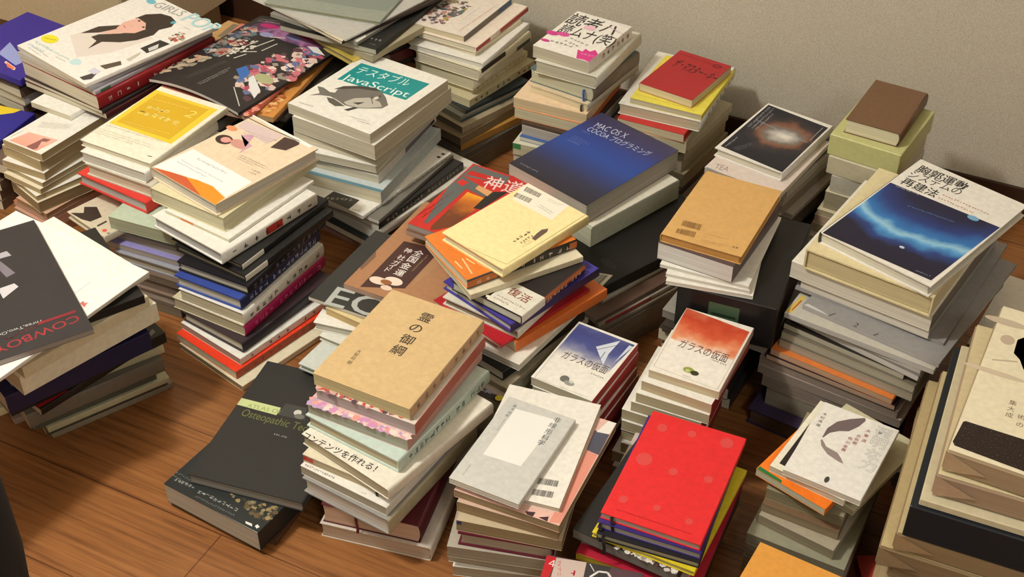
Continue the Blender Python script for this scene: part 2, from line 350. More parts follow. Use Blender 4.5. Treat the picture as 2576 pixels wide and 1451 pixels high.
# ------------------------------------------------------------------ every book: name, label, category, group, kind, place, turn, width, length, thickness, cover, pages, spine side, spine colour, extras, print
BOOKS = [
('paperback_book','white paperback with fish drawing and teal title block, on top of the fish-cover pile','book','books stacked in the fish-cover pile','pb',(-0.2605,2.0737,0.2021),-0.591,0.1881,0.2279,0.0207,(236,233,224),(216,208,184),'TL',None,{},(('P',(30,140,142),[(16.5,187.3),(169.3,197.0),(168.3,126.4),(18.4,115.0)]),('T','テスタブル',(235,245,240),(27.9,154.7),0.11,112.3,25.4,0),('T','JavaScript',(235,245,240),(23.2,120.3),0.1,140.9,20.9,0),('P',(112,108,100),[(13.5,41.5),(25.2,58.0),(5.1,75.3),(17.5,77.6),(38.2,71.6),(46.8,75.1),(43.3,87.0),(69.0,116.5),(97.1,126.0),(115.4,125.2),(133.8,113.1),(153.7,94.2),(151.5,79.8),(131.1,65.0),(113.8,55.5),(90.0,50.8),(63.5,58.2),(47.8,60.2),(29.3,53.2)]),('P',(186,182,170),[(81.1,58.5),(88.7,80.0),(108.6,95.9),(134.5,94.9),(148.4,83.7),(129.9,66.4),(112.6,57.0),(91.2,53.9)]),('P',(70,67,62),[(36.8,83.9),(44.7,102.3),(67.2,118.7),(94.6,129.1),(111.8,126.5),(101.5,120.5),(73.5,110.9),(51.5,94.0)]),('P',(92,88,80),[(44.4,54.5),(59.0,57.5),(92.0,48.4),(77.5,38.5),(59.7,43.0)]),('P',(70,67,62),[(95.2,65.9),(113.1,79.4),(108.2,65.4)]),('P',(70,67,62),[(98.2,38.0),(107.4,55.7),(116.2,57.1),(107.5,38.8)]),('S',(60,57,52),1.2,[(109.4,105.9),(115.8,93.8),(128.8,81.8)]),('E',(36,34,32),(121.9,110.7),2.2,2.2),('E',(215,210,200),(120.4,101.6),4,6),('G',(150,146,134),(14.4,10.8),(49.4,14.8),4.0,1),('G',(170,164,150),(115.4,24.8),(165.0,30.5),3.1,1),('G',(120,116,104),(143.0,21.3),(169.3,23.7),3.5,1),)),
('paperback_book','thick cream paperback with plain pages, second from the top in the fish-cover pile','book','books stacked in the fish-cover pile','pb',(-0.2543,2.0726,0.1718),-0.5597,0.1836,0.2367,0.0301,(236,233,224),(216,208,184),'TL',None,{},()),
('paperback_book','cream paperback of medium thickness, third from the top in the fish-cover pile','book','books stacked in the fish-cover pile','pb',(-0.2612,2.0818,0.1509),-0.5033,0.1793,0.233,0.0206,(236,233,224),(216,208,184),'TL',None,{},()),
('paperback_book','slim cream paperback, fourth from the top in the fish-cover pile','book','books stacked in the fish-cover pile','pb',(-0.2849,2.0786,0.1363),-0.364,0.182,0.233,0.0144,(236,233,224),(216,208,184),'TL',None,{},()),
('paperback_book','very slim cream booklet, fifth from the top in the fish-cover pile','book','books stacked in the fish-cover pile','pb',(-0.2727,2.0833,0.1289),-0.4426,0.182,0.233,0.0071,(236,233,224),(216,208,184),'TL',None,{},()),
('paperback_book','white-spined book with purple spine strip, sixth from the top in the fish-cover pile','book','books stacked in the fish-cover pile','pb',(-0.2758,2.0814,0.1123),-0.4081,0.182,0.233,0.0164,(236,233,224),(216,208,184),'BR',None,{'bar': ('BR',0.45,0.95,0.15,0.85,(128,118,135)),'barb': ('BR',0.9,0.97,0.2,0.8,(70,60,50))},()),
('paperback_book','pale blue paperback with teal near edge, seventh from the top in the fish-cover pile','book','books stacked in the fish-cover pile','pb',(-0.2666,2.056,0.0871),-0.4224,0.18,0.235,0.0249,(196,206,206),(226,217,188),'BR',None,{'edge': (95,135,150)},()),
('magazine','magazine with black and white panels on its cover, eighth in the fish-cover pile','magazine','books stacked in the fish-cover pile','mag',(-0.2621,2.0312,0.0796),-0.6261,0.182,0.253,0.0072,(236,233,224),(216,208,184),'BR',None,{'sptx': ('表象文化論の冒険 日本語文法入門',(40,38,36))},(('P',(66,62,56),[(89.3,-12.7),(88.8,27.0),(145.1,33.4),(148.1,-0.7)]),('G',(196,190,180),(94.3,-0.0),(136.3,23.1),8.1,1),('G',(90,86,80),(152.3,3.2),(172.7,8.1),3.2,1),('E',(60,56,52),(170.6,227.6),4,3),('E',(60,56,52),(171.2,240.7),4,3),)),
('magazine','thin silver-edged magazine, ninth from the top in the fish-cover pile','magazine','books stacked in the fish-cover pile','mag',(-0.2636,2.0311,0.0711),-0.528,0.21,0.2447,0.0082,(120,116,108),(222,218,206),'BR',None,{},()),
('magazine','black-spined magazine with white spine lettering, tenth from the top in the fish-cover pile','magazine','books stacked in the fish-cover pile','mag',(-0.2487,2.0369,0.055),-0.6339,0.21,0.2424,0.0158,(52,50,48),(222,218,206),'BR',None,{'sptx': ('都市と建築の現在形 デザイン年鑑 二〇〇五',(190,180,165))},()),
('magazine','white magazine with soft rounded spine, eleventh from the top in the fish-cover pile','magazine','books stacked in the fish-cover pile','mag',(-0.2278,2.0483,0.0436),-0.6981,0.21,0.275,0.0112,(222,218,206),(222,218,206),'BR',None,{},()),
('magazine','thick grey-white magazine, twelfth from the top in the fish-cover pile','magazine','books stacked in the fish-cover pile','mag',(-0.2311,2.055,0.0292),-0.6981,0.21,0.28,0.0142,(165,160,150),(222,218,206),'BR',None,{},()),
('paperback_book','black book with white spine lettering, poking out at the right, thirteenth in the fish-cover pile','book','books stacked in the fish-cover pile','pb',(-0.2436,2.0582,0.0156),-0.6814,0.21,0.3,0.0133,(44,48,46),(216,208,184),'BR',None,{},()),
('magazine','faded pink magazine with red lower edge, fourteenth from the top in the fish-cover pile','magazine','books stacked in the fish-cover pile','mag',(-0.2582,2.0651,0),-0.6632,0.215,0.285,0.0154,(150,100,92),(176,140,128),'BR',None,{},()),
('jacketed_book','cream book with yellow square and number 2, on top of the yellow-square pile','book','books stacked in the yellow-square pile','soft',(-0.6175,1.9436,0.2213),-0.499,0.1527,0.2058,0.0115,(238,233,214),(216,208,184),'BR',None,{},(('P',(240,202,62),[(-0.1,192.1),(141.8,191.2),(144.0,64.3),(5.5,65.1)]),('P',(212,172,44),[(12.2,183.7),(127.9,183.5),(132.1,73.6),(14.0,74.0)]),('V','２',(246,226,120),[(110.6,156.9)],28.9,0),('G',(246,232,160),(25.8,133.3),(65.1,133.8),13.3,1),('V','の',(246,232,160),[(66.9,143.2)],13.3,0),('G',(246,232,160),(23.7,112.9),(99.0,117.0),14.1,1),('V','化',(246,232,160),[(105.9,121.7)],14.0,0),('G',(232,206,110),(13.9,161.3),(100.1,168.1),5.8,1),('G',(232,206,110),(25.3,80.3),(122.1,86.9),3.9,2),('G',(196,190,160),(5.9,55.1),(135.2,60.2),5.2,1),('G',(206,200,172),(-1.0,41.0),(123.2,43.7),3.5,3),('S',(60,56,50),1.6,[(133.6,16.6),(142.2,17.6)]),)),
('jacketed_book','white book with black lettering peeping out, second from the top in the yellow-square pile','book','books stacked in the yellow-square pile','soft',(-0.6244,1.9224,0.2008),-0.4905,0.1412,0.19,0.0203,(236,233,224),(222,218,206),'BR',None,{},()),
('hardcover_book','thick grey-cream hardcover book, third from the top in the yellow-square pile','book','books stacked in the yellow-square pile','hc',(-0.6162,1.9146,0.1769),-0.5035,0.1478,0.19,0.0237,(205,198,182),(216,208,184),'BR',None,{},()),
('hardcover_book','grey book with bright red cover, fourth from the top in the yellow-square pile','book','books stacked in the yellow-square pile','hc',(-0.6254,1.9067,0.1543),-0.5799,0.1644,0.188,0.0223,(214,62,54),(190,188,186),'BR',None,{},()),
('paperback_book','pale green book, fifth from the top in the yellow-square pile','book','books stacked in the yellow-square pile','pb',(-0.5782,1.8394,0.1298),-0.3852,0.13,0.188,0.0242,(186,200,178),(176,178,150),'BR',None,{},()),
('hardcover_book','book with black ink drawing and red dot, sixth from the top in the yellow-square pile','book','books stacked in the yellow-square pile','hc',(-0.6507,1.8639,0.1157),-0.7342,0.1091,0.205,0.0139,(206,196,172),(216,208,184),'BR',None,{},(('P',(56,46,40),[(7.6,2.0),(24.1,17.1),(9.4,28.0),(25.3,42.5),(57.1,31.0),(54.4,10.1),(37.3,4.1)]),('P',(70,60,52),[(71.7,10.9),(71.5,30.0),(76.2,28.9),(76.1,10.6)]),('E',(214,90,80),(93.6,11.7),4.5,4),('E',(150,140,120),(104.9,11.6),3,3),)),
('paperback_book','grey-sided book lying on the lavender one, seventh from the top in the yellow-square pile','book','books stacked in the yellow-square pile','pb',(-0.558,1.8498,0.1015),-0.4289,0.148,0.205,0.0139,(176,168,158),(160,150,134),'BR',None,{},()),
('paperback_book','lavender paperback, eighth from the top in the yellow-square pile','book','books stacked in the yellow-square pile','pb',(-0.5823,1.8485,0.0898),-0.4051,0.15,0.208,0.0115,(140,134,186),(170,160,146),'BR',None,{},()),
('hardcover_book','grey hardcover with navy spine, ninth from the top in the yellow-square pile','book','books stacked in the yellow-square pile','hc',(-0.5628,1.8293,0.0712),-0.429,0.15,0.205,0.0183,(150,152,160),(178,168,146),'BR',None,{},()),
('paperback_book','brown book in shadow, tenth from the top in the yellow-square pile','book','books stacked in the yellow-square pile','pb',(-0.5639,1.8199,0.0569),-0.429,0.12,0.205,0.0141,(108,92,78),(120,106,90),'BR',None,{},()),  # brown of cover and pages takes in the shade low in the pile
('paperback_book','purple-brown book in shadow, eleventh from the top in the yellow-square pile','book','books stacked in the yellow-square pile','pb',(-0.5756,1.8281,0.0381),-0.429,0.15,0.205,0.0185,(118,100,96),(128,112,98),'BR',None,{},()),  # shade low in the pile is mixed into these tones
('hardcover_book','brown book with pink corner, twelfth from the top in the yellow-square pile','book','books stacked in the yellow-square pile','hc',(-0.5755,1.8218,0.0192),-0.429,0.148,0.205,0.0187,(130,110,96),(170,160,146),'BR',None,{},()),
('paperback_book','dark brown book in shadow, thirteenth from the top in the yellow-square pile','book','books stacked in the yellow-square pile','pb',(-0.5818,1.8202,0),-0.429,0.148,0.205,0.0189,(84,72,62),(130,118,100),'BR',None,{},()),  # cover and pages coloured darker for the shade they lie in
('hardcover_book','beige hardcover with photo of two women and orange corner, on top of the women-portrait pile','book','books stacked in the women-portrait pile','hc',(-0.4557,1.8127,0.2252),-0.712,0.1643,0.2161,0.0226,(232,212,184),(222,218,206),'TL',None,{},(('P',(250,246,240),[(4.1,2.6),(9.0,78.9),(158.7,79.3),(160.9,23.9),(119.9,30.8),(70.9,21.4)]),('P',(232,146,44),[(65.6,16.7),(87.8,25.6),(121.1,29.8),(160.8,21.8),(164.4,-0.3),(127.4,-1.4)]),('P',(196,92,54),[(3.6,0.4),(38.1,11.7),(68.2,19.0),(129.2,-0.7),(72.8,-4.1)]),('G',(150,140,160),(37.6,63.2),(109.7,65.9),5.4,1),('G',(170,160,176),(20.0,43.4),(126.9,47.3),4.1,2),('E',(66,50,46),(25.1,131.7),17,13),('E',(220,160,150),(28.0,132.9),10,8),('E',(226,150,110),(6.9,163.1),12,7),('E',(206,150,140),(55.9,139.1),20,11),('P',(206,160,180),[(35.2,159.9),(53.2,175.7),(69.5,139.7),(77.0,119.5),(75.6,149.6)]),('P',(216,194,192),[(8.4,173.8),(4.4,196.5),(90.2,204.4),(88.9,169.4)]),('P',(72,56,50),[(102.3,166.2),(95.4,203.4),(125.2,211.1),(131.5,203.0),(128.4,176.9)]),('P',(248,243,236),[(-6.6,213.3),(-2.9,222.4),(152.9,224.0),(151.5,207.0)]),('S',(70,60,54),1.6,[(1.8,203.8),(60.1,205.0),(125.2,211.1)]),('G',(180,164,150),(32.1,171.1),(96.2,185.8),3.8,2),('G',(150,132,112),(84.7,117.6),(144.9,122.4),2.9,3),('G',(150,132,112),(129.8,100.6),(149.8,103.1),4.1,2),)),
('jacketed_book','book in pale yellow translucent jacket, second from the top in the women-portrait pile','book','books stacked in the women-portrait pile','soft',(-0.4604,1.812,0.198),-0.566,0.16,0.2281,0.0269,(222,214,176),(214,208,176),'TL',(222,214,180),{},()),
('paperback_book','slim pale book with an orange mark on its edge, third in the women-portrait pile','book','books stacked in the women-portrait pile','pb',(-0.4475,1.7772,0.1915),-0.5985,0.142,0.2022,0.0062,(236,233,224),(226,222,194),'BR',None,{'bar': ('LB',0.25,0.45,0.2,0.8,(226,130,70))},()),
('hardcover_book','white hardcover with red and black spine lettering, fourth from the top in the women-portrait pile','book','books stacked in the women-portrait pile','hc',(-0.4536,1.7586,0.1691),-0.6633,0.1656,0.2098,0.0222,(236,233,224),(204,204,202),'BR',None,{'bar': ('BR',0.45,0.62,0.15,0.8,(190,60,50)),'sptx': ('愛と理性の弁証法',(60,56,52))},()),
('hardcover_book','fat black-backed volume with a white spine foot, fifth from the top in the women-portrait pile','book','books stacked in the women-portrait pile','hc',(-0.4306,1.7569,0.1581),-0.5638,0.152,0.215,0.0107,(34,33,33),(176,170,146),'BR',None,{'spfoot': (0.24,(236,233,224),'惑｜宗')},()),
('hardcover_book','second black-backed volume with a white spine foot, sixth from the top in the women-portrait pile','book','books stacked in the women-portrait pile','hc',(-0.4223,1.7426,0.1456),-0.5797,0.152,0.215,0.0122,(34,33,33),(176,170,146),'BR',None,{'spfoot': (0.24,(236,233,224),'愛｜繪')},()),
('hardcover_book','black hardcover with faint spine lettering, seventh from the top in the women-portrait pile','book','books stacked in the women-portrait pile','hc',(-0.426,1.7284,0.1271),-0.4811,0.1403,0.214,0.0183,(30,27,32),(206,202,180),'BR',None,{'sptx': ('夜と霧の中の人間学 講義録',(120,124,150))},()),
('hardcover_book','dark blue hardcover with white lettering on its spine, eighth in the women-portrait pile','book','books stacked in the women-portrait pile','hc',(-0.4329,1.7157,0.1054),-0.4961,0.1333,0.214,0.0215,(52,72,150),(214,210,196),'BR',(38,44,84),{'sptx': ('構造と力を読むために 思想の現在',(180,184,200))},()),
('jacketed_book','white book with black spine lettering, ninth from the top in the women-portrait pile','book','books stacked in the women-portrait pile','soft',(-0.428,1.7073,0.0811),-0.5083,0.1323,0.214,0.024,(236,233,224),(216,208,176),'BR',None,{'sptx': ('Ｏ 世界劇場 現代思想篇',(46,44,42))},()),
('jacketed_book','magenta-spined book, tenth from the top in the women-portrait pile','book','books stacked in the women-portrait pile','soft',(-0.4351,1.7101,0.0596),-0.5164,0.15,0.214,0.0213,(206,196,166),(202,190,158),'BR',(176,34,92),{'sptx': ('Ｏ 権力の予期理論 社会学講座',(226,120,160))},()),
('hardcover_book','dark navy and brown book, eleventh from the top in the women-portrait pile','book','books stacked in the women-portrait pile','hc',(-0.4202,1.6909,0.0394),-0.6246,0.1383,0.214,0.0199,(58,46,50),(212,206,184),'BR',(44,40,48),{},(('E',(200,200,196),(6.8,10.0),4,4),('P',(150,112,96),[(11.1,11.4),(69.4,21.2),(77.0,11.4),(14.2,5.0)]),)),
('paperback_book','white book with black spine lettering near the floor, twelfth in the women-portrait pile','book','books stacked in the women-portrait pile','pb',(-0.4188,1.679,0.0261),-0.6779,0.1441,0.216,0.0131,(236,233,224),(168,152,136),'BR',None,{'sptx': ('Ｏ 身体 構築学 の',(50,46,42))},()),
('paperback_book','bright orange-red book, thirteenth from the top in the women-portrait pile','book','books stacked in the women-portrait pile','pb',(-0.4248,1.6632,0.0111),-0.6955,0.1485,0.214,0.0147,(228,62,34),(206,196,164),'BR',(170,70,40),{'sptx': ('空間の経験 都市の記憶',(120,40,24))},()),
('paperback_book','cream book at the bottom on the floor, fourteenth from the top in the women-portrait pile','book','books stacked in the women-portrait pile','pb',(-0.4156,1.6497,0),-0.7111,0.1591,0.214,0.0109,(226,217,188),(150,134,104),'BR',None,{},()),
('paperback_book','white paperback showing a pink sunset picture and barcodes, on top of the pink-back-cover pile','book','books stacked in the pink-back-cover pile','pb',(-0.833,2.0366,0.1512),-0.5358,0.0968,0.1527,0.0155,(236,233,224),(190,172,132),'TL',None,{},(('B',(140,138,130),[(8.2,137.6),(36.9,141.2),(40.6,130.7),(10.0,128.4)]),('B',(140,138,130),[(10.0,116.8),(37.5,118.7),(39.3,109.5),(11.8,107.7)]),('G',(190,184,170),(45.2,135.8),(81.0,141.5),1.9,3),('G',(190,184,170),(16.1,77.5),(69.3,98.5),1.6,7),('G',(90,86,80),(8.1,41.7),(5.6,11.8),1.6,1),('M','pink_sky',[(22.3,41.5),(87.6,49.5),(81.1,3.1),(13.2,3.6)]),('P',(140,90,84),[(54.5,5.0),(58.2,22.1),(60.5,40.7),(75.5,43.3),(74.3,34.0),(65.4,30.8),(76.6,9.9),(72.7,3.3)]),)),
('paperback_book','plain paperback, second from the top in the pink-back-cover pile','book','books stacked in the pink-back-cover pile','pb',(-0.8372,2.0399,0.1285),-0.5839,0.1011,0.153,0.0224,(226,217,188),(190,172,132),'TL',None,{},()),
('paperback_book','plain white-topped paperback, third from the top in the pink-back-cover pile','book','books stacked in the pink-back-cover pile','pb',(-0.8429,2.0344,0.1124),-0.4677,0.099,0.153,0.0159,(236,233,224),(190,172,132),'TL',None,{},()),
('paperback_book','thin paperback, fourth from the top in the pink-back-cover pile','book','books stacked in the pink-back-cover pile','pb',(-0.8353,2.0278,0.1022),-0.6046,0.099,0.153,0.01,(236,233,224),(190,172,132),'TL',None,{},()),
('paperback_book','thin yellowed paperback, fifth from the top in the pink-back-cover pile','book','books stacked in the pink-back-cover pile','pb',(-0.8411,2.0224,0.0911),-0.5883,0.099,0.153,0.0109,(226,217,188),(190,172,132),'TL',None,{},()),
('paperback_book','thin paperback turned askew, sixth from the top in the pink-back-cover pile','book','books stacked in the pink-back-cover pile','pb',(-0.8309,2.0152,0.0799),-0.79,0.099,0.153,0.0109,(236,233,224),(190,172,132),'TL',None,{},()),
('paperback_book','thick yellowed paperback, seventh from the top in the pink-back-cover pile','book','books stacked in the pink-back-cover pile','pb',(-0.8287,2.0107,0.0573),-0.7951,0.099,0.153,0.0223,(226,217,188),(150,130,96),'TL',None,{},()),
('paperback_book','thin pinkish paperback, eighth from the top in the pink-back-cover pile','book','books stacked in the pink-back-cover pile','pb',(-0.8275,2.007,0.0468),-0.6398,0.0877,0.153,0.0103,(206,166,140),(160,130,100),'TL',None,{},()),
('paperback_book','pink-edged paperback with orange cover corner, ninth from the top in the pink-back-cover pile','book','books stacked in the pink-back-cover pile','pb',(-0.8327,2.0112,0.0362),-0.6283,0.099,0.153,0.0103,(206,120,88),(190,160,140),'TL',None,{},()),
('paperback_book','faded pink paperback, tenth from the top in the pink-back-cover pile','book','books stacked in the pink-back-cover pile','pb',(-0.8365,2.0008,0.0181),-0.6374,0.0929,0.1438,0.0178,(190,150,132),(176,150,128),'BR',None,{},()),
('paperback_book','faded pink paperback, eleventh from the top in the pink-back-cover pile','book','books stacked in the pink-back-cover pile','pb',(-0.8346,2.0092,0),-0.6021,0.0917,0.1433,0.0178,(190,150,132),(176,150,128),'BR',None,{},()),
('magazine','white fashion magazine with long-haired girl on its cover, on top of the girl-magazine pile','magazine','books stacked in the girl-magazine pile','mag',(-0.7481,2.2374,0.2389),-0.7202,0.2201,0.2994,0.0078,(240,236,230),(216,208,184),'BR',None,{},(('P',(226,216,208),[(39.7,89.4),(53.5,143.6),(134.7,186.0),(168.4,186.4),(153.7,98.3),(122.5,48.0)]),('P',(62,54,48),[(73.8,213.7),(75.5,236.9),(95.5,258.5),(119.7,263.9),(143.6,257.5),(155.8,237.9),(147.8,214.4),(157.5,194.5),(150.6,161.8),(134.8,136.0),(106.8,114.0),(110.7,79.9),(96.2,109.2),(74.7,111.8),(77.0,127.4),(105.4,156.9),(128.3,198.2)]),('P',(62,54,48),[(47.6,107.1),(49.7,146.3),(75.7,176.8),(83.9,163.5),(71.0,131.6)]),('P',(230,184,168),[(80.8,164.9),(70.6,189.3),(77.0,217.8),(107.0,214.4),(126.8,198.1),(124.5,175.7),(106.7,161.0),(92.2,158.8)]),('P',(226,186,170),[(83.4,163.0),(72.5,131.7),(91.7,141.8),(108.2,162.4)]),('E',(40,32,30),(88.9,211.7),3.2,2.4),('E',(40,32,30),(116.3,201.4),3.2,2.4),('S',(200,110,104),2,[(81.7,180.8),(93.8,176.5)]),('S',(196,140,124),1,[(88.0,189.5),(99.1,190.3)]),('E',(232,220,52),(24.3,55.1),20,14),('G',(120,110,30),(13.9,48.8),(38.5,57.7),5.2,1),('G',(160,214,220),(10.0,27.7),(69.6,29.1),7.1,2),('G',(180,214,214),(44.1,29.2),(153.9,31.6),5.6,1),('G',(176,176,170),(22.1,15.3),(81.8,11.7),4.2,2),('G',(176,176,170),(92.4,21.2),(125.3,22.7),4.2,1),('E',(190,222,226),(137.1,35.9),12,10),('P',(70,66,66),[(190.8,7.8),(197.9,43.6),(212.1,18.7),(204.5,6.6)]),('P',(206,206,222),[(183.1,30.4),(180.0,46.6),(200.9,46.3),(202.2,31.3)]),('P',(90,80,70),[(182.2,56.9),(195.1,93.2),(208.7,85.9),(200.0,56.3)]),('P',(196,190,176),[(197.4,103.6),(194.2,140.1),(201.6,129.8),(208.8,102.6)]),('P',(56,54,52),[(182.1,146.4),(183.0,190.7),(209.3,193.7),(207.0,143.0)]),('P',(206,206,204),[(192.7,156.0),(193.9,180.0),(206.5,168.2),(204.8,149.6)]),('C',[(110,104,80),(190,170,150),(196,90,70),(90,86,76)],26,7,[(186.6,205.7),(183.9,235.9),(213.3,235.3),(213.4,203.2)]),('T','GIRLS',(168,170,164),(55.1,266.2),0.116,77.8,22.4,0),('T','POP',(176,216,220),(143.6,266.7),0.038,85.3,37.9,1),('E',(120,190,210),(38.6,277.1),12,8),('E',(90,170,190),(143.7,251.4),5,6),('G',(150,176,176),(174.1,251.2),(192.6,252.6),3.4,1),)),
('magazine','grey-spined magazine, second from the top in the girl-magazine pile','magazine','books stacked in the girl-magazine pile','mag',(-0.7556,2.2343,0.23),-0.6642,0.2132,0.285,0.0087,(170,168,172),(216,208,184),'BR',None,{},()),
('magazine','silver-spined magazine with green spine end, third from the top in the girl-magazine pile','magazine','books stacked in the girl-magazine pile','mag',(-0.7527,2.234,0.2226),-0.6348,0.2153,0.285,0.0071,(160,152,158),(216,208,184),'BR',None,{'bar': ('BR',0.04,0.12,0.1,0.9,(70,130,100))},()),
('magazine','thick crimson-spined magazine with white lettering, fourth from the top in the girl-magazine pile','magazine','books stacked in the girl-magazine pile','mag',(-0.7485,2.2289,0.1954),-0.6418,0.2159,0.285,0.0269,(134,30,34),(216,208,184),'BR',None,{'sptx': ('月刊 音楽と人 総力特集',(220,200,196))},()),
('magazine','black-spined magazine, fifth from the top in the girl-magazine pile','magazine','books stacked in the girl-magazine pile','mag',(-0.75,2.2255,0.1888),-0.6078,0.2154,0.285,0.0064,(44,38,36),(216,208,184),'BR',None,{},()),
('magazine','dark maroon-spined magazine, sixth from the top in the girl-magazine pile','magazine','books stacked in the girl-magazine pile','mag',(-0.7496,2.2258,0.1779),-0.5767,0.2159,0.285,0.0106,(72,30,32),(216,208,184),'BR',None,{},()),
('magazine','white magazine poking out at the left, seventh from the top in the girl-magazine pile','magazine','books stacked in the girl-magazine pile','mag',(-0.8133,2.1487,0.1669),-0.5236,0.1,0.15,0.0108,(236,233,224),(216,208,184),'BR',None,{},()),
('magazine','white-paged magazine, eighth from the top in the girl-magazine pile','magazine','books stacked in the girl-magazine pile','mag',(-0.809,2.183,0.1461),-0.5522,0.0782,0.1171,0.0206,(236,233,224),(216,208,184),'BR',None,{},()),
('paperback_book','black-spined magazine, ninth from the top in the girl-magazine pile','book','books stacked in the girl-magazine pile','pb',(-0.8039,2.1808,0.1252),-0.4968,0.0771,0.1171,0.0206,(52,50,48),(216,208,184),'BR',None,{},()),
('magazine','white-paged magazine, tenth from the top in the girl-magazine pile','magazine','books stacked in the girl-magazine pile','mag',(-0.8098,2.1769,0.1043),-0.5034,0.0819,0.1227,0.0206,(236,233,224),(216,208,184),'BR',None,{},()),
('paperback_book','black-spined magazine, eleventh from the top in the girl-magazine pile','book','books stacked in the girl-magazine pile','pb',(-0.8135,2.1776,0.0835),-0.5086,0.08,0.1208,0.0206,(52,50,48),(216,208,184),'BR',None,{},()),
('magazine','white-paged magazine, twelfth from the top in the girl-magazine pile','magazine','books stacked in the girl-magazine pile','mag',(-0.8104,2.1744,0.0626),-0.4857,0.0819,0.1236,0.0206,(236,233,224),(216,208,184),'BR',None,{},()),
('paperback_book','black-spined magazine, thirteenth from the top in the girl-magazine pile','book','books stacked in the girl-magazine pile','pb',(-0.813,2.1737,0.0417),-0.5173,0.0818,0.1228,0.0206,(52,50,48),(216,208,184),'BR',None,{},()),
('magazine','white-paged magazine, fourteenth from the top in the girl-magazine pile','magazine','books stacked in the girl-magazine pile','mag',(-0.812,2.1668,0.0209),-0.515,0.0851,0.1284,0.0206,(236,233,224),(216,208,184),'BR',None,{},()),
('paperback_book','black-spined magazine, fifteenth from the top in the girl-magazine pile','book','books stacked in the girl-magazine pile','pb',(-0.8131,2.1665,0),-0.5635,0.0912,0.1352,0.0206,(52,50,48),(216,208,184),'BR',None,{},()),
('magazine','floppy black music magazine covered in concert photos, on top of the dark collage-magazine pile','magazine','books stacked in the dark collage-magazine pile','mag',(-0.4977,2.2029,0.2055),-0.5787,0.2217,0.307,0.0063,(46,42,42),(222,218,206),'BR',None,{'curl': 1},(('C',[(150,140,130),(96,120,126),(176,120,110),(70,64,70),(196,170,150),(60,76,110),(130,50,54),(190,186,176)],90,16,[(1.7,157.3),(10.7,262.3),(46.8,250.1),(61.7,197.1),(62.1,121.7),(-1.4,132.2)]),('C',[(196,176,150),(206,150,130),(150,140,126),(170,166,140)],40,14,[(0.2,25.6),(8.9,108.7),(50.3,121.2),(38.1,61.7)]),('M','purple_mist',[(18.2,263.3),(35.0,286.6),(208.1,290.6),(184.6,240.5),(129.8,234.7),(53.2,238.4)]),('E',(150,150,190),(79.7,236.3),16,9),('E',(140,140,190),(132.0,255.5),18,8),('E',(190,40,110),(58.3,269.7),24,8),('E',(196,50,110),(154.2,274.1),20,9),('G',(196,190,180),(12.6,288.2),(124.2,297.6),4.7,2),('S',(214,210,200),2.5,[(62.1,121.7),(84.3,208.3)]),('S',(214,210,200),3,[(85.3,155.7),(111.7,173.3)]),('S',(214,210,200),3,[(92.3,130.6),(101.7,155.4)]),('S',(214,210,200),3,[(94.8,180.9),(107.7,227.7)]),('S',(214,210,200),2.5,[(117.2,180.6),(123.4,218.9)]),('S',(214,210,200),3,[(92.4,231.1),(121.3,244.5)]),('C',[(222,218,206),(200,196,186),(60,56,54)],60,7,[(54.2,138.8),(48.7,200.1),(77.8,215.6),(96.1,181.7),(78.9,125.4)]),('G',(120,116,110),(65.4,29.6),(87.4,116.3),2.7,3),('G',(206,202,196),(105.0,22.7),(113.6,101.0),3.3,2),('C',[(196,110,120),(214,190,180),(170,80,100),(150,140,130),(96,110,150),(226,206,196),(90,60,70)],150,15,[(137.4,77.5),(142.2,152.7),(169.2,249.3),(218.0,247.6),(221.7,151.2),(209.0,35.4)]),('P',(60,106,176),[(125.2,101.4),(132.0,122.2),(155.4,107.2),(159.4,78.0)]),('P',(224,224,224),[(163.8,91.5),(164.4,106.0),(205.6,77.4),(213.3,51.8),(193.8,62.7)]),('P',(226,224,222),[(172.5,247.7),(189.0,258.7),(216.7,246.8),(195.0,239.9)]),('E',(170,172,130),(186.2,109.9),20,14),('S',(206,200,190),2,[(163.8,53.1),(210.3,16.2)]),)),
('magazine','coral pink comic magazine, second from the top in the dark collage-magazine pile','magazine','books stacked in the dark collage-magazine pile','mag',(-0.5075,2.1928,0.1956),-0.4011,0.205,0.3,0.0096,(208,124,106),(196,170,150),'BR',None,{},(('C',[(226,150,130),(180,70,60),(90,40,40),(232,180,150),(210,110,90)],60,12,[(177.1,-9.4),(173.6,22.3),(199.0,73.2),(214.0,21.6),(206.1,-2.8)]),)),
('magazine','orange comic magazine, third from the top in the dark collage-magazine pile','magazine','books stacked in the dark collage-magazine pile','mag',(-0.4789,2.2011,0.1848),-0.3269,0.205,0.3,0.0105,(206,142,72),(190,160,120),'BR',None,{},(('C',[(216,160,90),(150,80,40),(226,190,130),(190,110,60)],40,12,[(178.8,2.1),(178.0,88.9),(177.6,138.9),(197.1,35.0)]),)),
('magazine','maroon-edged magazine, fourth from the top in the dark collage-magazine pile','magazine','books stacked in the dark collage-magazine pile','mag',(-0.4812,2.2144,0.1765),-0.2915,0.205,0.3,0.0081,(74,48,46),(120,100,86),'BR',None,{},()),
('magazine','dark grey magazine, fifth from the top in the dark collage-magazine pile','magazine','books stacked in the dark collage-magazine pile','mag',(-0.4559,2.2365,0.1664),-0.3851,0.21,0.3,0.0098,(70,66,62),(100,92,82),'BR',None,{},()),
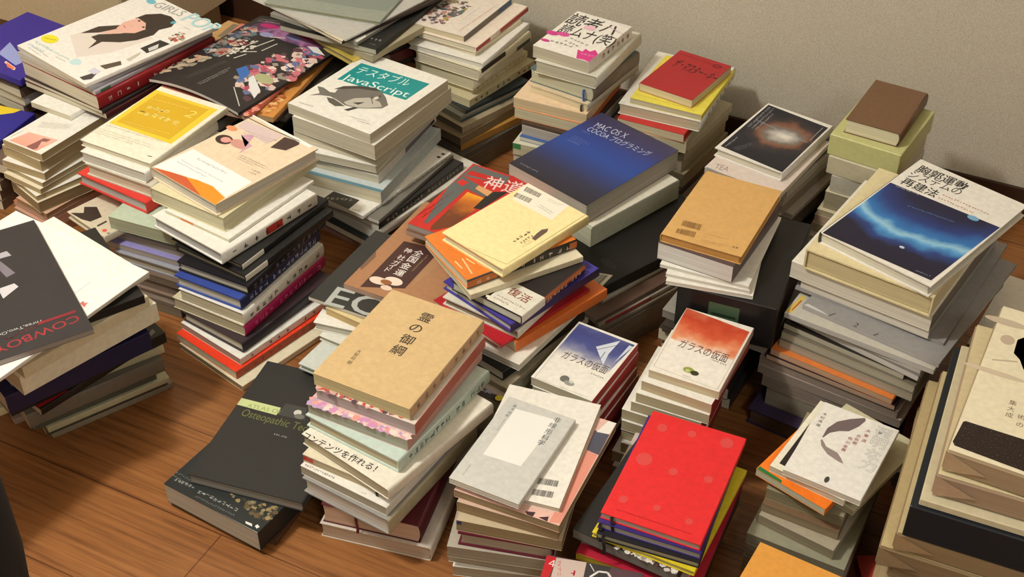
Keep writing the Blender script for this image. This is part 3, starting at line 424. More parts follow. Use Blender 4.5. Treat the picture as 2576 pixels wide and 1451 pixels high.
('magazine','orange-rimmed magazine with grey picture, poking out behind, sixth in the dark collage-magazine pile','magazine','books stacked in the dark collage-magazine pile','mag',(-0.5786,2.2788,0.1596),-0.5585,0.21,0.297,0.0066,(196,156,104),(216,208,184),'BR',None,{},(('P',(130,118,98),[(28.6,230.5),(18.4,289.8),(42.8,301.1),(58.9,241.7)]),)),
('magazine','grey magazine, seventh from the top in the dark collage-magazine pile','magazine','books stacked in the dark collage-magazine pile','mag',(-0.5795,2.2824,0.1396),-0.561,0.203,0.2852,0.0197,(150,147,140),(216,208,184),'BR',None,{},()),
('magazine','dark magazine, eighth from the top in the dark collage-magazine pile','magazine','books stacked in the dark collage-magazine pile','mag',(-0.583,2.281,0.1197),-0.5845,0.2025,0.2873,0.0197,(52,50,48),(216,208,184),'BR',None,{},()),
('magazine','grey magazine, ninth from the top in the dark collage-magazine pile','magazine','books stacked in the dark collage-magazine pile','mag',(-0.5811,2.2831,0.0997),-0.5742,0.2026,0.2855,0.0197,(150,147,140),(216,208,184),'BR',None,{},()),
('magazine','dark magazine, tenth from the top in the dark collage-magazine pile','magazine','books stacked in the dark collage-magazine pile','mag',(-0.5811,2.2795,0.0798),-0.5822,0.2022,0.2863,0.0197,(52,50,48),(216,208,184),'BR',None,{},()),
('magazine','grey magazine, eleventh from the top in the dark collage-magazine pile','magazine','books stacked in the dark collage-magazine pile','mag',(-0.5822,2.2807,0.0598),-0.5866,0.2028,0.288,0.0197,(150,147,140),(216,208,184),'BR',None,{},()),
('magazine','dark magazine, twelfth from the top in the dark collage-magazine pile','magazine','books stacked in the dark collage-magazine pile','mag',(-0.577,2.2842,0.0399),-0.5188,0.2085,0.2941,0.0197,(52,50,48),(216,208,184),'BR',None,{},()),
('magazine','grey magazine, thirteenth from the top in the dark collage-magazine pile','magazine','books stacked in the dark collage-magazine pile','mag',(-0.5814,2.2811,0.0199),-0.5178,0.2022,0.2869,0.0197,(150,147,140),(216,208,184),'BR',None,{},()),
('magazine','dark magazine, fourteenth from the top in the dark collage-magazine pile','magazine','books stacked in the dark collage-magazine pile','mag',(-0.575,2.2825,0),-0.5308,0.2094,0.2964,0.0197,(52,50,48),(216,208,184),'BR',None,{},()),
('hardcover_book','large grey-green picture book with cream edges, on top of the grey-folder pile','book','books stacked in the grey-folder pile','hc',(-0.3182,2.4197,0.2704),-0.3256,0.243,0.3,0.0063,(146,152,140),(214,204,160),'BR',None,{},(('P',(128,136,128),[(83.2,41.3),(244.5,97.3),(237.9,44.7),(170.5,38.9)]),)),
('magazine','clear plastic file of papers, second from the top in the grey-folder pile','magazine','books stacked in the grey-folder pile','mag',(-0.324,2.3889,0.2663),-0.6994,0.29,0.3,0.0038,(188,186,180),(222,218,206),'BR',None,{},()),
('paperback_book','brown book with white title strokes and cream band, third in the grey-folder pile','book','books stacked in the grey-folder pile','pb',(-0.3008,2.3647,0.2597),-0.7593,0.23,0.29,0.0063,(58,46,40),(216,208,184),'BR',None,{},(('T','ノート',(206,202,190),(129.4,18.7),0.259,60.6,19.3,0),('V','法',(206,202,190),[(191.8,62.0)],12.6,0),('S',(206,202,190),4,[(85.1,23.6),(98.7,27.1)]),('S',(206,202,190),4,[(107.2,31.4),(121.3,33.6)]),('P',(226,206,130),[(156.9,2.4),(151.9,10.5),(174.4,11.8),(181.8,0.7)]),('P',(230,218,180),[(181.8,0.7),(174.4,11.8),(224.3,14.4),(229.8,0.1)]),)),
('paperback_book','grey book with cat photo at its corner, fourth from the top in the grey-folder pile','book','books stacked in the grey-folder pile','pb',(-0.2977,2.3739,0.2523),-0.5829,0.215,0.3,0.0072,(150,146,140),(150,146,134),'BR',None,{},(('P',(226,222,214),[(214.3,1.0),(192.6,8.3),(192.0,36.4),(200.7,45.4),(214.5,26.1)]),('P',(100,90,80),[(190.4,38.5),(185.7,64.3),(192.5,65.7),(199.0,47.5)]),)),
('paperback_book','black book with white lettering at its near corner, fifth in the grey-folder pile','book','books stacked in the grey-folder pile','pb',(-0.2831,2.3579,0.2408),-0.4658,0.215,0.3,0.0113,(36,36,35),(176,172,156),'BR',None,{},(('G',(176,176,168),(180.7,30.1),(211.8,31.3),8.5,1),('G',(176,176,168),(190.4,14.5),(205.4,13.5),3.7,1),)),
('paperback_book','beige thick book, sixth from the top in the grey-folder pile','book','books stacked in the grey-folder pile','pb',(-0.3028,2.2973,0.2274),-0.6458,0.215,0.15,0.0131,(176,166,140),(168,158,132),'BR',None,{},()),
('hardcover_book','book with dull yellow edge band, seventh from the top in the grey-folder pile','book','books stacked in the grey-folder pile','hc',(-0.3116,2.2999,0.214),-0.7995,0.19,0.15,0.0132,(190,168,80),(150,140,110),'BR',None,{},()),
('magazine','dark magazine, eighth from the top in the grey-folder pile','magazine','books stacked in the grey-folder pile','mag',(-0.2756,2.327,0.1926),-0.8098,0.1387,0.1099,0.0212,(52,50,48),(216,208,184),'BR',None,{},()),
('paperback_book','dark red book, ninth from the top in the grey-folder pile','book','books stacked in the grey-folder pile','pb',(-0.2435,2.3398,0.1712),-0.8283,0.1193,0.0943,0.0212,(96,40,40),(216,208,184),'BR',None,{},()),
('paperback_book','dark paperback, tenth from the top in the grey-folder pile','book','books stacked in the grey-folder pile','pb',(-0.253,2.3509,0.1498),-0.7575,0.1162,0.0918,0.0212,(70,64,58),(216,208,184),'BR',None,{},()),
('magazine','dark magazine, eleventh from the top in the grey-folder pile','magazine','books stacked in the grey-folder pile','mag',(-0.3167,2.322,0.1284),-0.8284,0.1571,0.1246,0.0212,(52,50,48),(216,208,184),'BR',None,{},()),
('paperback_book','dark red book, twelfth from the top in the grey-folder pile','book','books stacked in the grey-folder pile','pb',(-0.3177,2.3244,0.107),-0.8214,0.1566,0.1246,0.0212,(96,40,40),(216,208,184),'BR',None,{},()),
('paperback_book','dark paperback, thirteenth from the top in the grey-folder pile','book','books stacked in the grey-folder pile','pb',(-0.3124,2.3101,0.0856),-0.8074,0.1769,0.1398,0.0212,(70,64,58),(216,208,184),'BR',None,{},()),
('magazine','dark magazine, fourteenth from the top in the grey-folder pile','magazine','books stacked in the grey-folder pile','mag',(-0.3122,2.3025,0.0642),-0.8399,0.1835,0.1448,0.0212,(52,50,48),(216,208,184),'BR',None,{},()),
('paperback_book','dark red book, fifteenth from the top in the grey-folder pile','book','books stacked in the grey-folder pile','pb',(-0.3085,2.3049,0.0428),-0.7996,0.1899,0.1492,0.0212,(96,40,40),(216,208,184),'BR',None,{},()),
('paperback_book','dark paperback, sixteenth from the top in the grey-folder pile','book','books stacked in the grey-folder pile','pb',(-0.3137,2.3011,0.0214),-0.8229,0.1883,0.1496,0.0212,(70,64,58),(216,208,184),'BR',None,{},()),
('magazine','dark magazine, seventeenth from the top in the grey-folder pile','magazine','books stacked in the grey-folder pile','mag',(-0.3161,2.309,0),-0.7938,0.1769,0.14,0.0212,(52,50,48),(216,208,184),'BR',None,{},()),
('comic_book','comic book with drawn warrior and dark spine, on top of the manga-cover pile','comic book','books stacked in the manga-cover pile','pb',(-0.0989,2.3571,0.2302),-0.5107,0.1162,0.1843,0.0115,(228,218,206),(214,202,170),'BR',(110,102,92),{'bar': ('BR',0.72,1,0,1,(60,84,120))},(('C',[(150,110,106),(110,90,96),(196,140,130),(226,206,190),(80,90,92),(170,150,80)],110,9,[(2.4,22.8),(-6.1,80.5),(0.1,111.9),(47.3,133.2),(64.3,106.9),(55.8,66.7),(51.7,24.4),(31.4,12.8)]),('P',(92,106,100),[(45.5,52.7),(44.7,68.4),(61.2,107.9),(64.5,77.1),(57.6,59.7)]),('G',(206,130,120),(97.7,14.1),(106.2,155.8),4.4,1),('G',(190,180,170),(78.1,52.7),(81.5,133.3),2.7,1),)),
('jacketed_book','white book with red patches on its spine, second from the top in the manga-cover pile','book','books stacked in the manga-cover pile','soft',(-0.079,2.3475,0.2184),-0.5263,0.1372,0.1997,0.0116,(236,222,206),(216,208,184),'BR',None,{'bar': ('BR',0,0.26,0,1,(176,52,50)),'barb': ('BR',0.45,1,0,1,(186,62,58))},()),
('paperback_book','slim cream paperback, third from the top in the manga-cover pile','book','books stacked in the manga-cover pile','pb',(-0.0837,2.3344,0.2099),-0.5769,0.1342,0.1627,0.0082,(226,217,188),(216,208,184),'BR',None,{},()),
('jacketed_book','white book with lettering along its near edge, fourth from the top in the manga-cover pile','book','books stacked in the manga-cover pile','soft',(-0.0849,2.3244,0.198),-0.5069,0.1661,0.188,0.0116,(236,233,224),(222,218,206),'BR',None,{},()),
('jacketed_book','cream book with black mark on spine, fifth from the top in the manga-cover pile','book','books stacked in the manga-cover pile','soft',(-0.0774,2.3155,0.1749),-0.5668,0.1505,0.188,0.0228,(226,217,188),(216,208,184),'BR',None,{'bar': ('BR',0.05,0.5,0.55,0.95,(62,54,48)),'barb': ('BR',0.72,0.98,0.1,0.5,(58,62,50))},()),
('jacketed_book','ivory book with soft cover, sixth from the top in the manga-cover pile','book','books stacked in the manga-cover pile','soft',(-0.0871,2.3154,0.148),-0.5961,0.1443,0.1698,0.0266,(222,214,186),(212,204,172),'BR',None,{},()),
('paperback_book','ivory book with orange spine lettering, seventh from the top in the manga-cover pile','book','books stacked in the manga-cover pile','pb',(-0.0774,2.3287,0.1357),-0.6169,0.13,0.1867,0.012,(216,206,170),(206,196,158),'BR',None,{'sptx': ('物語の構造 文学の現在',(178,120,40))},()),
('paperback_book','cream book with black spine lettering, eighth from the top in the manga-cover pile','book','books stacked in the manga-cover pile','pb',(-0.0706,2.3126,0.119),-0.6698,0.13,0.2044,0.0165,(206,196,160),(206,196,160),'BR',None,{'sptx': ('都市論 批評集 第二部',(70,62,52))},()),
('paperback_book','dark teal-spined book, ninth from the top in the manga-cover pile','book','books stacked in the manga-cover pile','pb',(-0.0739,2.2869,0.1111),-0.8065,0.13,0.1712,0.0077,(40,48,52),(120,112,90),'BR',None,{},()),
('paperback_book','grey book with teal spine stripe, tenth from the top in the manga-cover pile','book','books stacked in the manga-cover pile','pb',(-0.0767,2.2835,0.0978),-0.8049,0.13,0.188,0.0131,(136,136,124),(140,136,118),'BR',None,{'bar': ('BR',0,1,0.1,0.45,(58,80,86))},()),
('paperback_book','beige-spined book, eleventh from the top in the manga-cover pile','book','books stacked in the manga-cover pile','pb',(-0.0747,2.2674,0.0826),-0.7971,0.13,0.188,0.0149,(168,154,128),(112,98,80),'BR',None,{},()),
('paperback_book','brown-sided thick book, twelfth from the top in the manga-cover pile','book','books stacked in the manga-cover pile','pb',(-0.0857,2.2535,0.0656),-0.7266,0.13,0.188,0.0168,(128,112,86),(96,82,66),'BR',None,{},()),
('paperback_book','ochre-spined book, thirteenth from the top in the manga-cover pile','book','books stacked in the manga-cover pile','pb',(-0.0748,2.2558,0.0502),-0.8223,0.13,0.188,0.0151,(176,132,66),(92,78,62),'BR',None,{},()),
('paperback_book','dark grey book jutting out, fourteenth from the top in the manga-cover pile','book','books stacked in the manga-cover pile','pb',(-0.0791,2.2558,0.0393),-0.7545,0.15,0.208,0.0106,(84,78,68),(104,96,80),'BR',None,{},()),
('paperback_book','dark grey book, fifteenth from the top in the manga-cover pile','book','books stacked in the manga-cover pile','pb',(-0.0759,2.2597,0.0197),-0.7292,0.1485,0.2065,0.0194,(92,84,70),(110,100,82),'BR',None,{},()),
('paperback_book','olive-grey book, sixteenth from the top in the manga-cover pile','book','books stacked in the manga-cover pile','pb',(-0.0823,2.257,0),-0.7219,0.1482,0.2052,0.0194,(104,96,78),(118,106,84),'BR',None,{},()),
('paperback_book','white paperback with black brush title and pink splashes, on top of the pink-splash pile','book','books stacked in the pink-splash pile','pb',(0.1281,2.1578,0.2681),-0.5654,0.1164,0.1606,0.0236,(240,236,228),(198,190,166),'BR',None,{'sptx': ('読者ハ読ムナ',(70,68,64))},(('T','読者ハ',(44,42,40),(1.3,110.6),0.007,101.1,42.0,1),('T','読ムナ(笑)',(44,42,40),(8.7,68.7),0.043,112.6,37.3,1),('E',(206,60,140),(6.1,59.3),13,8),('E',(214,80,150),(25.6,65.8),12,8),('E',(206,60,140),(9.2,28.0),9,5),('P',(214,60,140),[(90.7,0.3),(76.7,30.0),(87.5,27.2),(87.3,39.3),(99.0,34.7),(104.2,45.3),(116.5,33.8),(116.1,16.7),(116.5,0.3),(106.0,3.0)]),('G',(244,190,220),(87.5,17.5),(116.7,19.5),6.8,1),('E',(240,190,210),(53.9,113.3),12,9),('G',(120,116,110),(17.5,28.9),(68.0,29.3),9.2,1),('G',(150,146,140),(42.3,57.4),(82.1,48.2),8.3,2),('G',(190,184,176),(73.4,157.2),(115.1,152.9),3.3,1),('G',(214,170,190),(76.2,135.5),(122.1,119.0),7.0,1),)),
('jacketed_book','white book with rounded greenish spine, second from the top in the pink-splash pile','book','books stacked in the pink-splash pile','soft',(0.1408,2.1606,0.2432),-0.5109,0.126,0.189,0.0247,(218,216,200),(192,186,162),'BR',None,{},()),
('jacketed_book','thick book with teal cover edge and blue ribbon, third in the pink-splash pile','book','books stacked in the pink-splash pile','soft',(0.1346,2.1563,0.2155),-0.5897,0.1369,0.1666,0.0275,(88,112,114),(200,196,168),'BR',(120,106,92),{'ribbon': ((40,70,140),0.85)},()),
('jacketed_book','cream book with black ribbon, fourth from the top in the pink-splash pile','book','books stacked in the pink-splash pile','soft',(0.1343,2.1516,0.2007),-0.6026,0.126,0.1818,0.0146,(220,200,168),(220,206,172),'BR',(190,182,160),{'ribbon': ((40,36,32),0.9)},()),
('paperback_book','peach-topped book, fifth from the top in the pink-splash pile','book','books stacked in the pink-splash pile','pb',(0.1066,2.1475,0.1808),-0.4358,0.1451,0.188,0.0197,(232,206,172),(214,194,156),'BR',None,{},()),
('paperback_book','book with bright orange cover edge, sixth from the top in the pink-splash pile','book','books stacked in the pink-splash pile','pb',(0.1049,2.1468,0.159),-0.4452,0.1359,0.188,0.0216,(246,138,76),(206,198,166),'BR',None,{},()),
('paperback_book','thin dark brown book, seventh from the top in the pink-splash pile','book','books stacked in the pink-splash pile','pb',(0.1122,2.1299,0.1539),-0.4754,0.1226,0.186,0.0048,(76,60,50),(90,76,62),'BR',None,{},()),
('paperback_book','pale grey book, eighth from the top in the pink-splash pile','book','books stacked in the pink-splash pile','pb',(0.1137,2.1267,0.1352),-0.4776,0.1221,0.186,0.0184,(190,184,178),(186,178,168),'BR',None,{},()),
('paperback_book','book with blue cover edge, ninth from the top in the pink-splash pile','book','books stacked in the pink-splash pile','pb',(0.1101,2.1196,0.1259),-0.4614,0.1247,0.186,0.0091,(70,100,158),(206,204,190),'BR',None,{},()),
('paperback_book','white book with green corner tab, tenth from the top in the pink-splash pile','book','books stacked in the pink-splash pile','pb',(0.0984,2.1174,0.1018),-0.3928,0.1348,0.188,0.0238,(214,210,188),(204,194,164),'BR',None,{'bar': ('LB',0,0.12,0.5,1,(70,130,80))},()),
('paperback_book','cream paperback, eleventh from the top in the pink-splash pile','book','books stacked in the pink-splash pile','pb',(0.0971,2.1214,0.0814),-0.3667,0.1335,0.1856,0.0201,(226,217,188),(216,208,184),'BR',None,{},()),
('paperback_book','grey paperback, twelfth from the top in the pink-splash pile','book','books stacked in the pink-splash pile','pb',(0.0986,2.1213,0.0611),-0.3766,0.1342,0.1852,0.0201,(150,147,140),(216,208,184),'BR',None,{},()),
('paperback_book','cream paperback, thirteenth from the top in the pink-splash pile','book','books stacked in the pink-splash pile','pb',(0.1021,2.1179,0.0407),-0.3517,0.1328,0.186,0.0201,(226,217,188),(216,208,184),'BR',None,{},()),
('paperback_book','grey paperback, fourteenth from the top in the pink-splash pile','book','books stacked in the pink-splash pile','pb',(0.0948,2.1228,0.0204),-0.4253,0.1328,0.186,0.0201,(150,147,140),(216,208,184),'BR',None,{},()),
('paperback_book','cream paperback, fifteenth from the top in the pink-splash pile','book','books stacked in the pink-splash pile','pb',(0.0949,2.1184,0),-0.381,0.1336,0.1858,0.0201,(226,217,188),(216,208,184),'BR',None,{},()),
('paperback_book','red pocketbook with dark brush lettering, on top of the red-pocketbook pile','book','books stacked in the red-pocketbook pile','pb',(0.3195,2.1327,0.2106),-0.6049,0.1093,0.1528,0.0161,(172,44,48),(222,208,172),'TL',None,{},(('T','ザ・マスター・キー',(70,22,26),(14.3,92.1),-0.126,94.5,30.2,1),('G',(96,26,30),(7.0,138.8),(111.1,134.7),3.3,1),('E',(120,30,34),(87.6,135.9),9,7),('E',(150,40,44),(87.6,135.9),6,4.5),)),
('paperback_book','yellow-banded paperback, second from the top in the red-pocketbook pile','book','books stacked in the red-pocketbook pile','pb',(0.3149,2.1258,0.1991),-0.4596,0.1377,0.18,0.0112,(236,222,90),(196,186,158),'BR',None,{},(('G',(190,176,70),(2.7,16.5),(120.3,8.4),4.1,1),)),
('jacketed_book','white book with black spine lettering, third from the top in the red-pocketbook pile','book','books stacked in the red-pocketbook pile','soft',(0.3088,2.1416,0.1776),-0.4247,0.157,0.2159,0.0213,(236,233,224),(200,190,162),'BR',None,{'sptx': ('現代詩手帖選集',(60,56,52))},()),
('paperback_book','red-covered paperback, fourth from the top in the red-pocketbook pile','book','books stacked in the red-pocketbook pile','pb',(0.2875,2.1073,0.1609),-0.4633,0.1295,0.172,0.0165,(196,56,54),(212,200,166),'BR',None,{},()),
('paperback_book','ivory paperback, fifth from the top in the red-pocketbook pile','book','books stacked in the red-pocketbook pile','pb',(0.2908,2.108,0.1381),-0.3875,0.1203,0.18,0.0225,(204,194,160),(200,190,156),'BR',None,{},()),
('paperback_book','pale grey-cream paperback, sixth from the top in the red-pocketbook pile','book','books stacked in the red-pocketbook pile','pb',(0.3192,2.1404,0.121),-0.5934,0.125,0.18,0.0169,(196,188,158),(190,182,150),'BR',None,{},()),
('paperback_book','worn cream paperback, seventh from the top in the red-pocketbook pile','book','books stacked in the red-pocketbook pile','pb',(0.3137,2.1372,0.1037),-0.5934,0.125,0.18,0.017,(182,172,140),(172,164,134),'BR',None,{},()),
('paperback_book','thick worn paperback, eighth from the top in the red-pocketbook pile','book','books stacked in the red-pocketbook pile','pb',(0.3095,2.1352,0.081),-0.5934,0.125,0.18,0.0224,(170,160,130),(160,150,122),'BR',None,{},()),
('paperback_book','brown-sided paperback, ninth from the top in the red-pocketbook pile','book','books stacked in the red-pocketbook pile','pb',(0.315,2.128,0.0527),-0.5934,0.125,0.18,0.028,(150,140,112),(146,136,110),'BR',None,{},()),
('hardcover_book','dark hardcover with rounded spine, tenth from the top in the red-pocketbook pile','book','books stacked in the red-pocketbook pile','hc',(0.3077,2.1168,0.0349),-0.5934,0.125,0.18,0.0176,(74,62,52),(130,120,96),'BR',None,{},()),
('paperback_book','grey-brown paperback, eleventh from the top in the red-pocketbook pile','book','books stacked in the red-pocketbook pile','pb',(0.3111,2.1181,0.0174),-0.6368,0.1232,0.18,0.0172,(150,138,112),(140,128,104),'BR',None,{},()),
('paperback_book','cream paperback, twelfth from the top in the red-pocketbook pile','book','books stacked in the red-pocketbook pile','pb',(0.3107,2.1175,0),-0.5664,0.1234,0.1774,0.0172,(226,217,188),(170,158,128),'BR',None,{},()),
('hardcover_book','white-rimmed hardcover with dark night-sky photo, on top of the night-sky-cover pile','book','books stacked in the night-sky-cover pile','hc',(0.4505,1.9174,0.2097),-0.6532,0.1285,0.1857,0.017,(238,234,226),(214,208,190),'BR',None,{},(('M','night_sky',[(3.3,180.5),(123.0,174.9),(126.8,1.9),(5.6,9.6)]),('G',(206,206,210),(15.1,13.0),(16.6,52.7),4.8,1),('G',(150,150,156),(26.9,16.9),(44.2,51.4),2.3,3),('G',(190,190,196),(13.6,92.2),(11.3,174.7),4.3,3),('S',(150,160,180),1.5,[(10.0,121.8),(116.6,109.3)]),('G',(190,190,196),(117.8,119.0),(116.7,170.0),2.0,1),)),
('paperback_book','pale pink book with grey lettering and blue edge, second in the night-sky-cover pile','book','books stacked in the night-sky-cover pile','pb',(0.4368,1.8883,0.1993),-0.6109,0.14,0.196,0.0101,(222,208,198),(180,170,156),'BR',None,{},(('T','TEA',(150,140,136),(14.1,6.3),0.139,23.8,15.6,0),('P',(70,110,150),[(1.4,-0.2),(4.5,2.0),(28.9,-4.0),(23.5,-7.8)]),)),
('paperback_book','book with dark blue spine end, third from the top in the night-sky-cover pile','book','books stacked in the night-sky-cover pile','pb',(0.4593,1.9187,0.1922),-0.6458,0.132,0.19,0.0069,(60,66,84),(180,170,150),'BR',None,{},()),
('paperback_book','white-spined paperback, fourth from the top in the night-sky-cover pile','book','books stacked in the night-sky-cover pile','pb',(0.464,1.9179,0.1777),-0.6632,0.132,0.19,0.0142,(186,176,160),(180,170,150),'BR',None,{},()),
('paperback_book','worn white paperback, fifth from the top in the night-sky-cover pile','book','books stacked in the night-sky-cover pile','pb',(0.4604,1.9179,0.1616),-0.6632,0.132,0.19,0.0159,(170,160,144),(166,156,136),'BR',None,{},()),
('paperback_book','grey-brown paperback, sixth from the top in the night-sky-cover pile','book','books stacked in the night-sky-cover pile','pb',(0.46,1.9187,0.142),-0.6632,0.132,0.19,0.0193,(140,126,108),(140,128,108),'BR',None,{},()),
('paperback_book','white-edged paperback poking out, seventh from the top in the night-sky-cover pile','book','books stacked in the night-sky-cover pile','pb',(0.4783,1.9259,0.1321),-0.6632,0.14,0.196,0.0096,(172,162,148),(160,150,134),'BR',None,{},()),
('paperback_book','brown-spined paperback, eighth from the top in the night-sky-cover pile','book','books stacked in the night-sky-cover pile','pb',(0.4787,1.9312,0.1101),-0.6893,0.1387,0.195,0.0218,(110,96,80),(140,128,108),'BR',None,{},()),
('paperback_book','grey-white paperback, ninth from the top in the night-sky-cover pile','book','books stacked in the night-sky-cover pile','pb',(0.4786,1.9322,0.0881),-0.6657,0.1307,0.1843,0.0218,(160,154,142),(150,142,124),'BR',None,{},()),
('paperback_book','dark paperback, tenth from the top in the night-sky-cover pile','book','books stacked in the night-sky-cover pile','pb',(0.4736,1.93,0.0661),-0.6642,0.1301,0.1827,0.0218,(60,54,50),(120,110,94),'BR',None,{},()),
('paperback_book','brown-spined paperback, eleventh from the top in the night-sky-cover pile','book','books stacked in the night-sky-cover pile','pb',(0.4734,1.9291,0.044),-0.6399,0.1348,0.1901,0.0218,(110,96,80),(140,128,108),'BR',None,{},()),
('paperback_book','grey-white paperback, twelfth from the top in the night-sky-cover pile','book','books stacked in the night-sky-cover pile','pb',(0.4752,1.9341,0.022),-0.6994,0.1307,0.1833,0.0218,(160,154,142),(150,142,124),'BR',None,{},()),
('paperback_book','dark paperback, thirteenth from the top in the night-sky-cover pile','book','books stacked in the night-sky-cover pile','pb',(0.4777,1.9294,0),-0.6865,0.1349,0.1873,0.0218,(60,54,50),(120,110,94),'BR',None,{},()),
('jacketed_book','thick pocketbook in brown leather cover, on top of the brown-leather pile','book','books stacked in the brown-leather pile','soft',(0.6256,1.8938,0.2763),-0.5376,0.093,0.1512,0.0254,(116,86,62),(222,214,184),'BR',None,{},()),
('box','large yellow-green box, second from the top in the brown-leather pile','box','books stacked in the brown-leather pile','box',(0.62,1.8836,0.2381),-0.5744,0.1214,0.165,0.038,(196,196,136),(196,196,136),'BR',None,{},()),
('box','cream slipcase box below the yellow-green box, third from the top in the brown-leather pile','box','books stacked in the brown-leather pile','box',(0.6181,1.8783,0.2037),-0.5906,0.1117,0.162,0.0342,(196,188,160),(196,188,160),'BR',None,{},()),
('box','grey-white slipcase, fourth from the top in the brown-leather pile','box','books stacked in the brown-leather pile','box',(0.624,1.8764,0.1715),-0.5411,0.11,0.16,0.0319,(186,182,166),(186,182,166),'BR',None,{},()),
('paperback_book','thick beige book, fifth from the top in the brown-leather pile','book','books stacked in the brown-leather pile','pb',(0.6182,1.8747,0.1371),-0.5411,0.11,0.16,0.0342,(214,206,178),(164,154,128),'BR',None,{},()),
('paperback_book','cream book with black marks along its edge, sixth from the top in the brown-leather pile','book','books stacked in the brown-leather pile','pb',(0.6103,1.8721,0.1255),-0.5411,0.112,0.162,0.0114,(220,210,176),(186,174,142),'BR',None,{},()),
('paperback_book','pinkish book with black edge marks, seventh from the top in the brown-leather pile','book','books stacked in the brown-leather pile','pb',(0.6079,1.8728,0.1087),-0.5411,0.112,0.162,0.0165,(196,172,148),(190,166,140),'BR',None,{},()),
('paperback_book','beige-white paperback, eighth from the top in the brown-leather pile','book','books stacked in the brown-leather pile','pb',(0.6062,1.8732,0.0902),-0.5411,0.112,0.162,0.0183,(206,196,170),(170,158,132),'BR',None,{},()),
('paperback_book','grey paperback with blue corner, ninth from the top in the brown-leather pile','book','books stacked in the brown-leather pile','pb',(0.5946,1.8653,0.0714),-0.5411,0.114,0.164,0.0185,(170,164,150),(164,156,138),'BR',None,{},()),
('paperback_book','cream paperback, tenth from the top in the brown-leather pile','book','books stacked in the brown-leather pile','pb',(0.5919,1.8657,0.0476),-0.5305,0.1089,0.1576,0.0236,(226,217,188),(216,208,184),'BR',None,{},()),
('paperback_book','pale grey paperback, eleventh from the top in the brown-leather pile','book','books stacked in the brown-leather pile','pb',(0.5993,1.8678,0.0238),-0.5169,0.1071,0.1518,0.0236,(180,176,166),(216,208,184),'BR',None,{},()),
('paperback_book','cream paperback, twelfth from the top in the brown-leather pile','book','books stacked in the brown-leather pile','pb',(0.5977,1.8641,0),-0.5117,0.1065,0.1521,0.0236,(226,217,188),(216,208,184),'BR',None,{},()),
('hardcover_book','white book with deep blue galaxy picture, on top of the blue-galaxy pile','book','books stacked in the blue-galaxy pile','hc',(0.6062,1.5674,0.2854),-0.7772,0.1822,0.2739,0.0194,(238,234,224),(220,216,200),'TL',(70,68,66),{},(('M','galaxy',[(4.2,182.9),(180.8,193.7),(175.1,12.1),(5.2,-0.3)]),('T','胸郭運動',(44,44,42),(13.2,238.9),0.062,81.9,22.0,1),('T','システムの',(54,54,52),(12.9,217.1),0.109,83.3,18.5,0),('T','再建法',(44,44,42),(14.3,193.0),0.041,58.7,20.7,1),('G',(206,110,86),(77.6,208.2),(152.4,210.3),4.6,1),('G',(206,110,86),(76.7,197.0),(139.8,197.7),4.5,1),('G',(190,194,206),(14.6,178.5),(53.8,182.4),4.2,1),('G',(170,180,200),(147.8,15.5),(171.0,18.4),3.2,1),('G',(120,170,220),(55.5,145.6),(126.9,157.4),3.4,1),('E',(200,214,230),(105.3,50.7),4,3),('E',(120,170,210),(141.2,187.3),9,6),)),
('slipcased_book','cream slipcase with a book inside, second from the top in the blue-galaxy pile','book','books stacked in the blue-galaxy pile','case',(0.5808,1.5686,0.2504),-0.6192,0.1933,0.263,0.0348,(226,212,168),(206,192,150),'BR',None,{},()),
('paperback_book','white paperback with grey lower edge, third from the top in the blue-galaxy pile','book','books stacked in the blue-galaxy pile','pb',(0.5779,1.579,0.2219),-0.6202,0.2175,0.265,0.0282,(236,233,224),(226,220,204),'BR',(120,112,100),{},()),
('paperback_book','white book with grey band and blue corner, fourth from the top in the blue-galaxy pile','book','books stacked in the blue-galaxy pile','pb',(0.5893,1.5774,0.2058),-0.6293,0.2,0.268,0.0158,(150,150,146),(226,220,206),'BR',None,{},()),
('magazine','thin grey magazine with dark printing, fifth from the top in the blue-galaxy pile','magazine','books stacked in the blue-galaxy pile','mag',(0.5975,1.5835,0.2015),-0.5951,0.2286,0.285,0.0041,(150,146,146),(170,166,164),'BR',None,{},()),
('magazine','grey magazine with white patches and a number 2, sixth in the blue-galaxy pile','magazine','books stacked in the blue-galaxy pile','mag',(0.6013,1.5422,0.194),-0.6573,0.2128,0.29,0.0073,(150,148,146),(176,172,170),'BR',None,{},(('V','2',(50,48,48),[(83.3,6.1)],14.2,0),('S',(70,68,68),2,[(41.6,-1.3),(47.5,11.3)]),('S',(70,68,68),2,[(113.0,-9.2),(116.9,7.6)]),('P',(206,204,202),[(1.1,-8.9),(5.2,7.2),(30.0,4.0),(42.9,-0.3),(114.9,-6.1),(111.6,-13.3),(57.6,-15.5)]),)),
('magazine','magazine with yellow patterned border, seventh from the top in the blue-galaxy pile','magazine','books stacked in the blue-galaxy pile','mag',(0.5759,1.5416,0.1853),-0.5856,0.2272,0.29,0.0084,(196,192,180),(196,194,190),'BR',None,{},(('P',(222,190,90),[(-0.1,3.0),(5.5,53.4),(11.5,49.6),(8.8,4.4)]),('S',(180,90,50),2,[(6.9,10.8),(9.5,40.4)]),)),
('magazine','thin white-paged magazine, eighth from the top in the blue-galaxy pile','magazine','books stacked in the blue-galaxy pile','mag',(0.5794,1.5394,0.1788),-0.6497,0.2027,0.28,0.0063,(160,156,150),(196,192,184),'BR',None,{},()),
('magazine','shiny white-edged magazine, ninth from the top in the blue-galaxy pile','magazine','books stacked in the blue-galaxy pile','mag',(0.586,1.5346,0.1689),-0.7072,0.2043,0.28,0.0096,(120,116,112),(210,206,200),'BR',None,{},()),
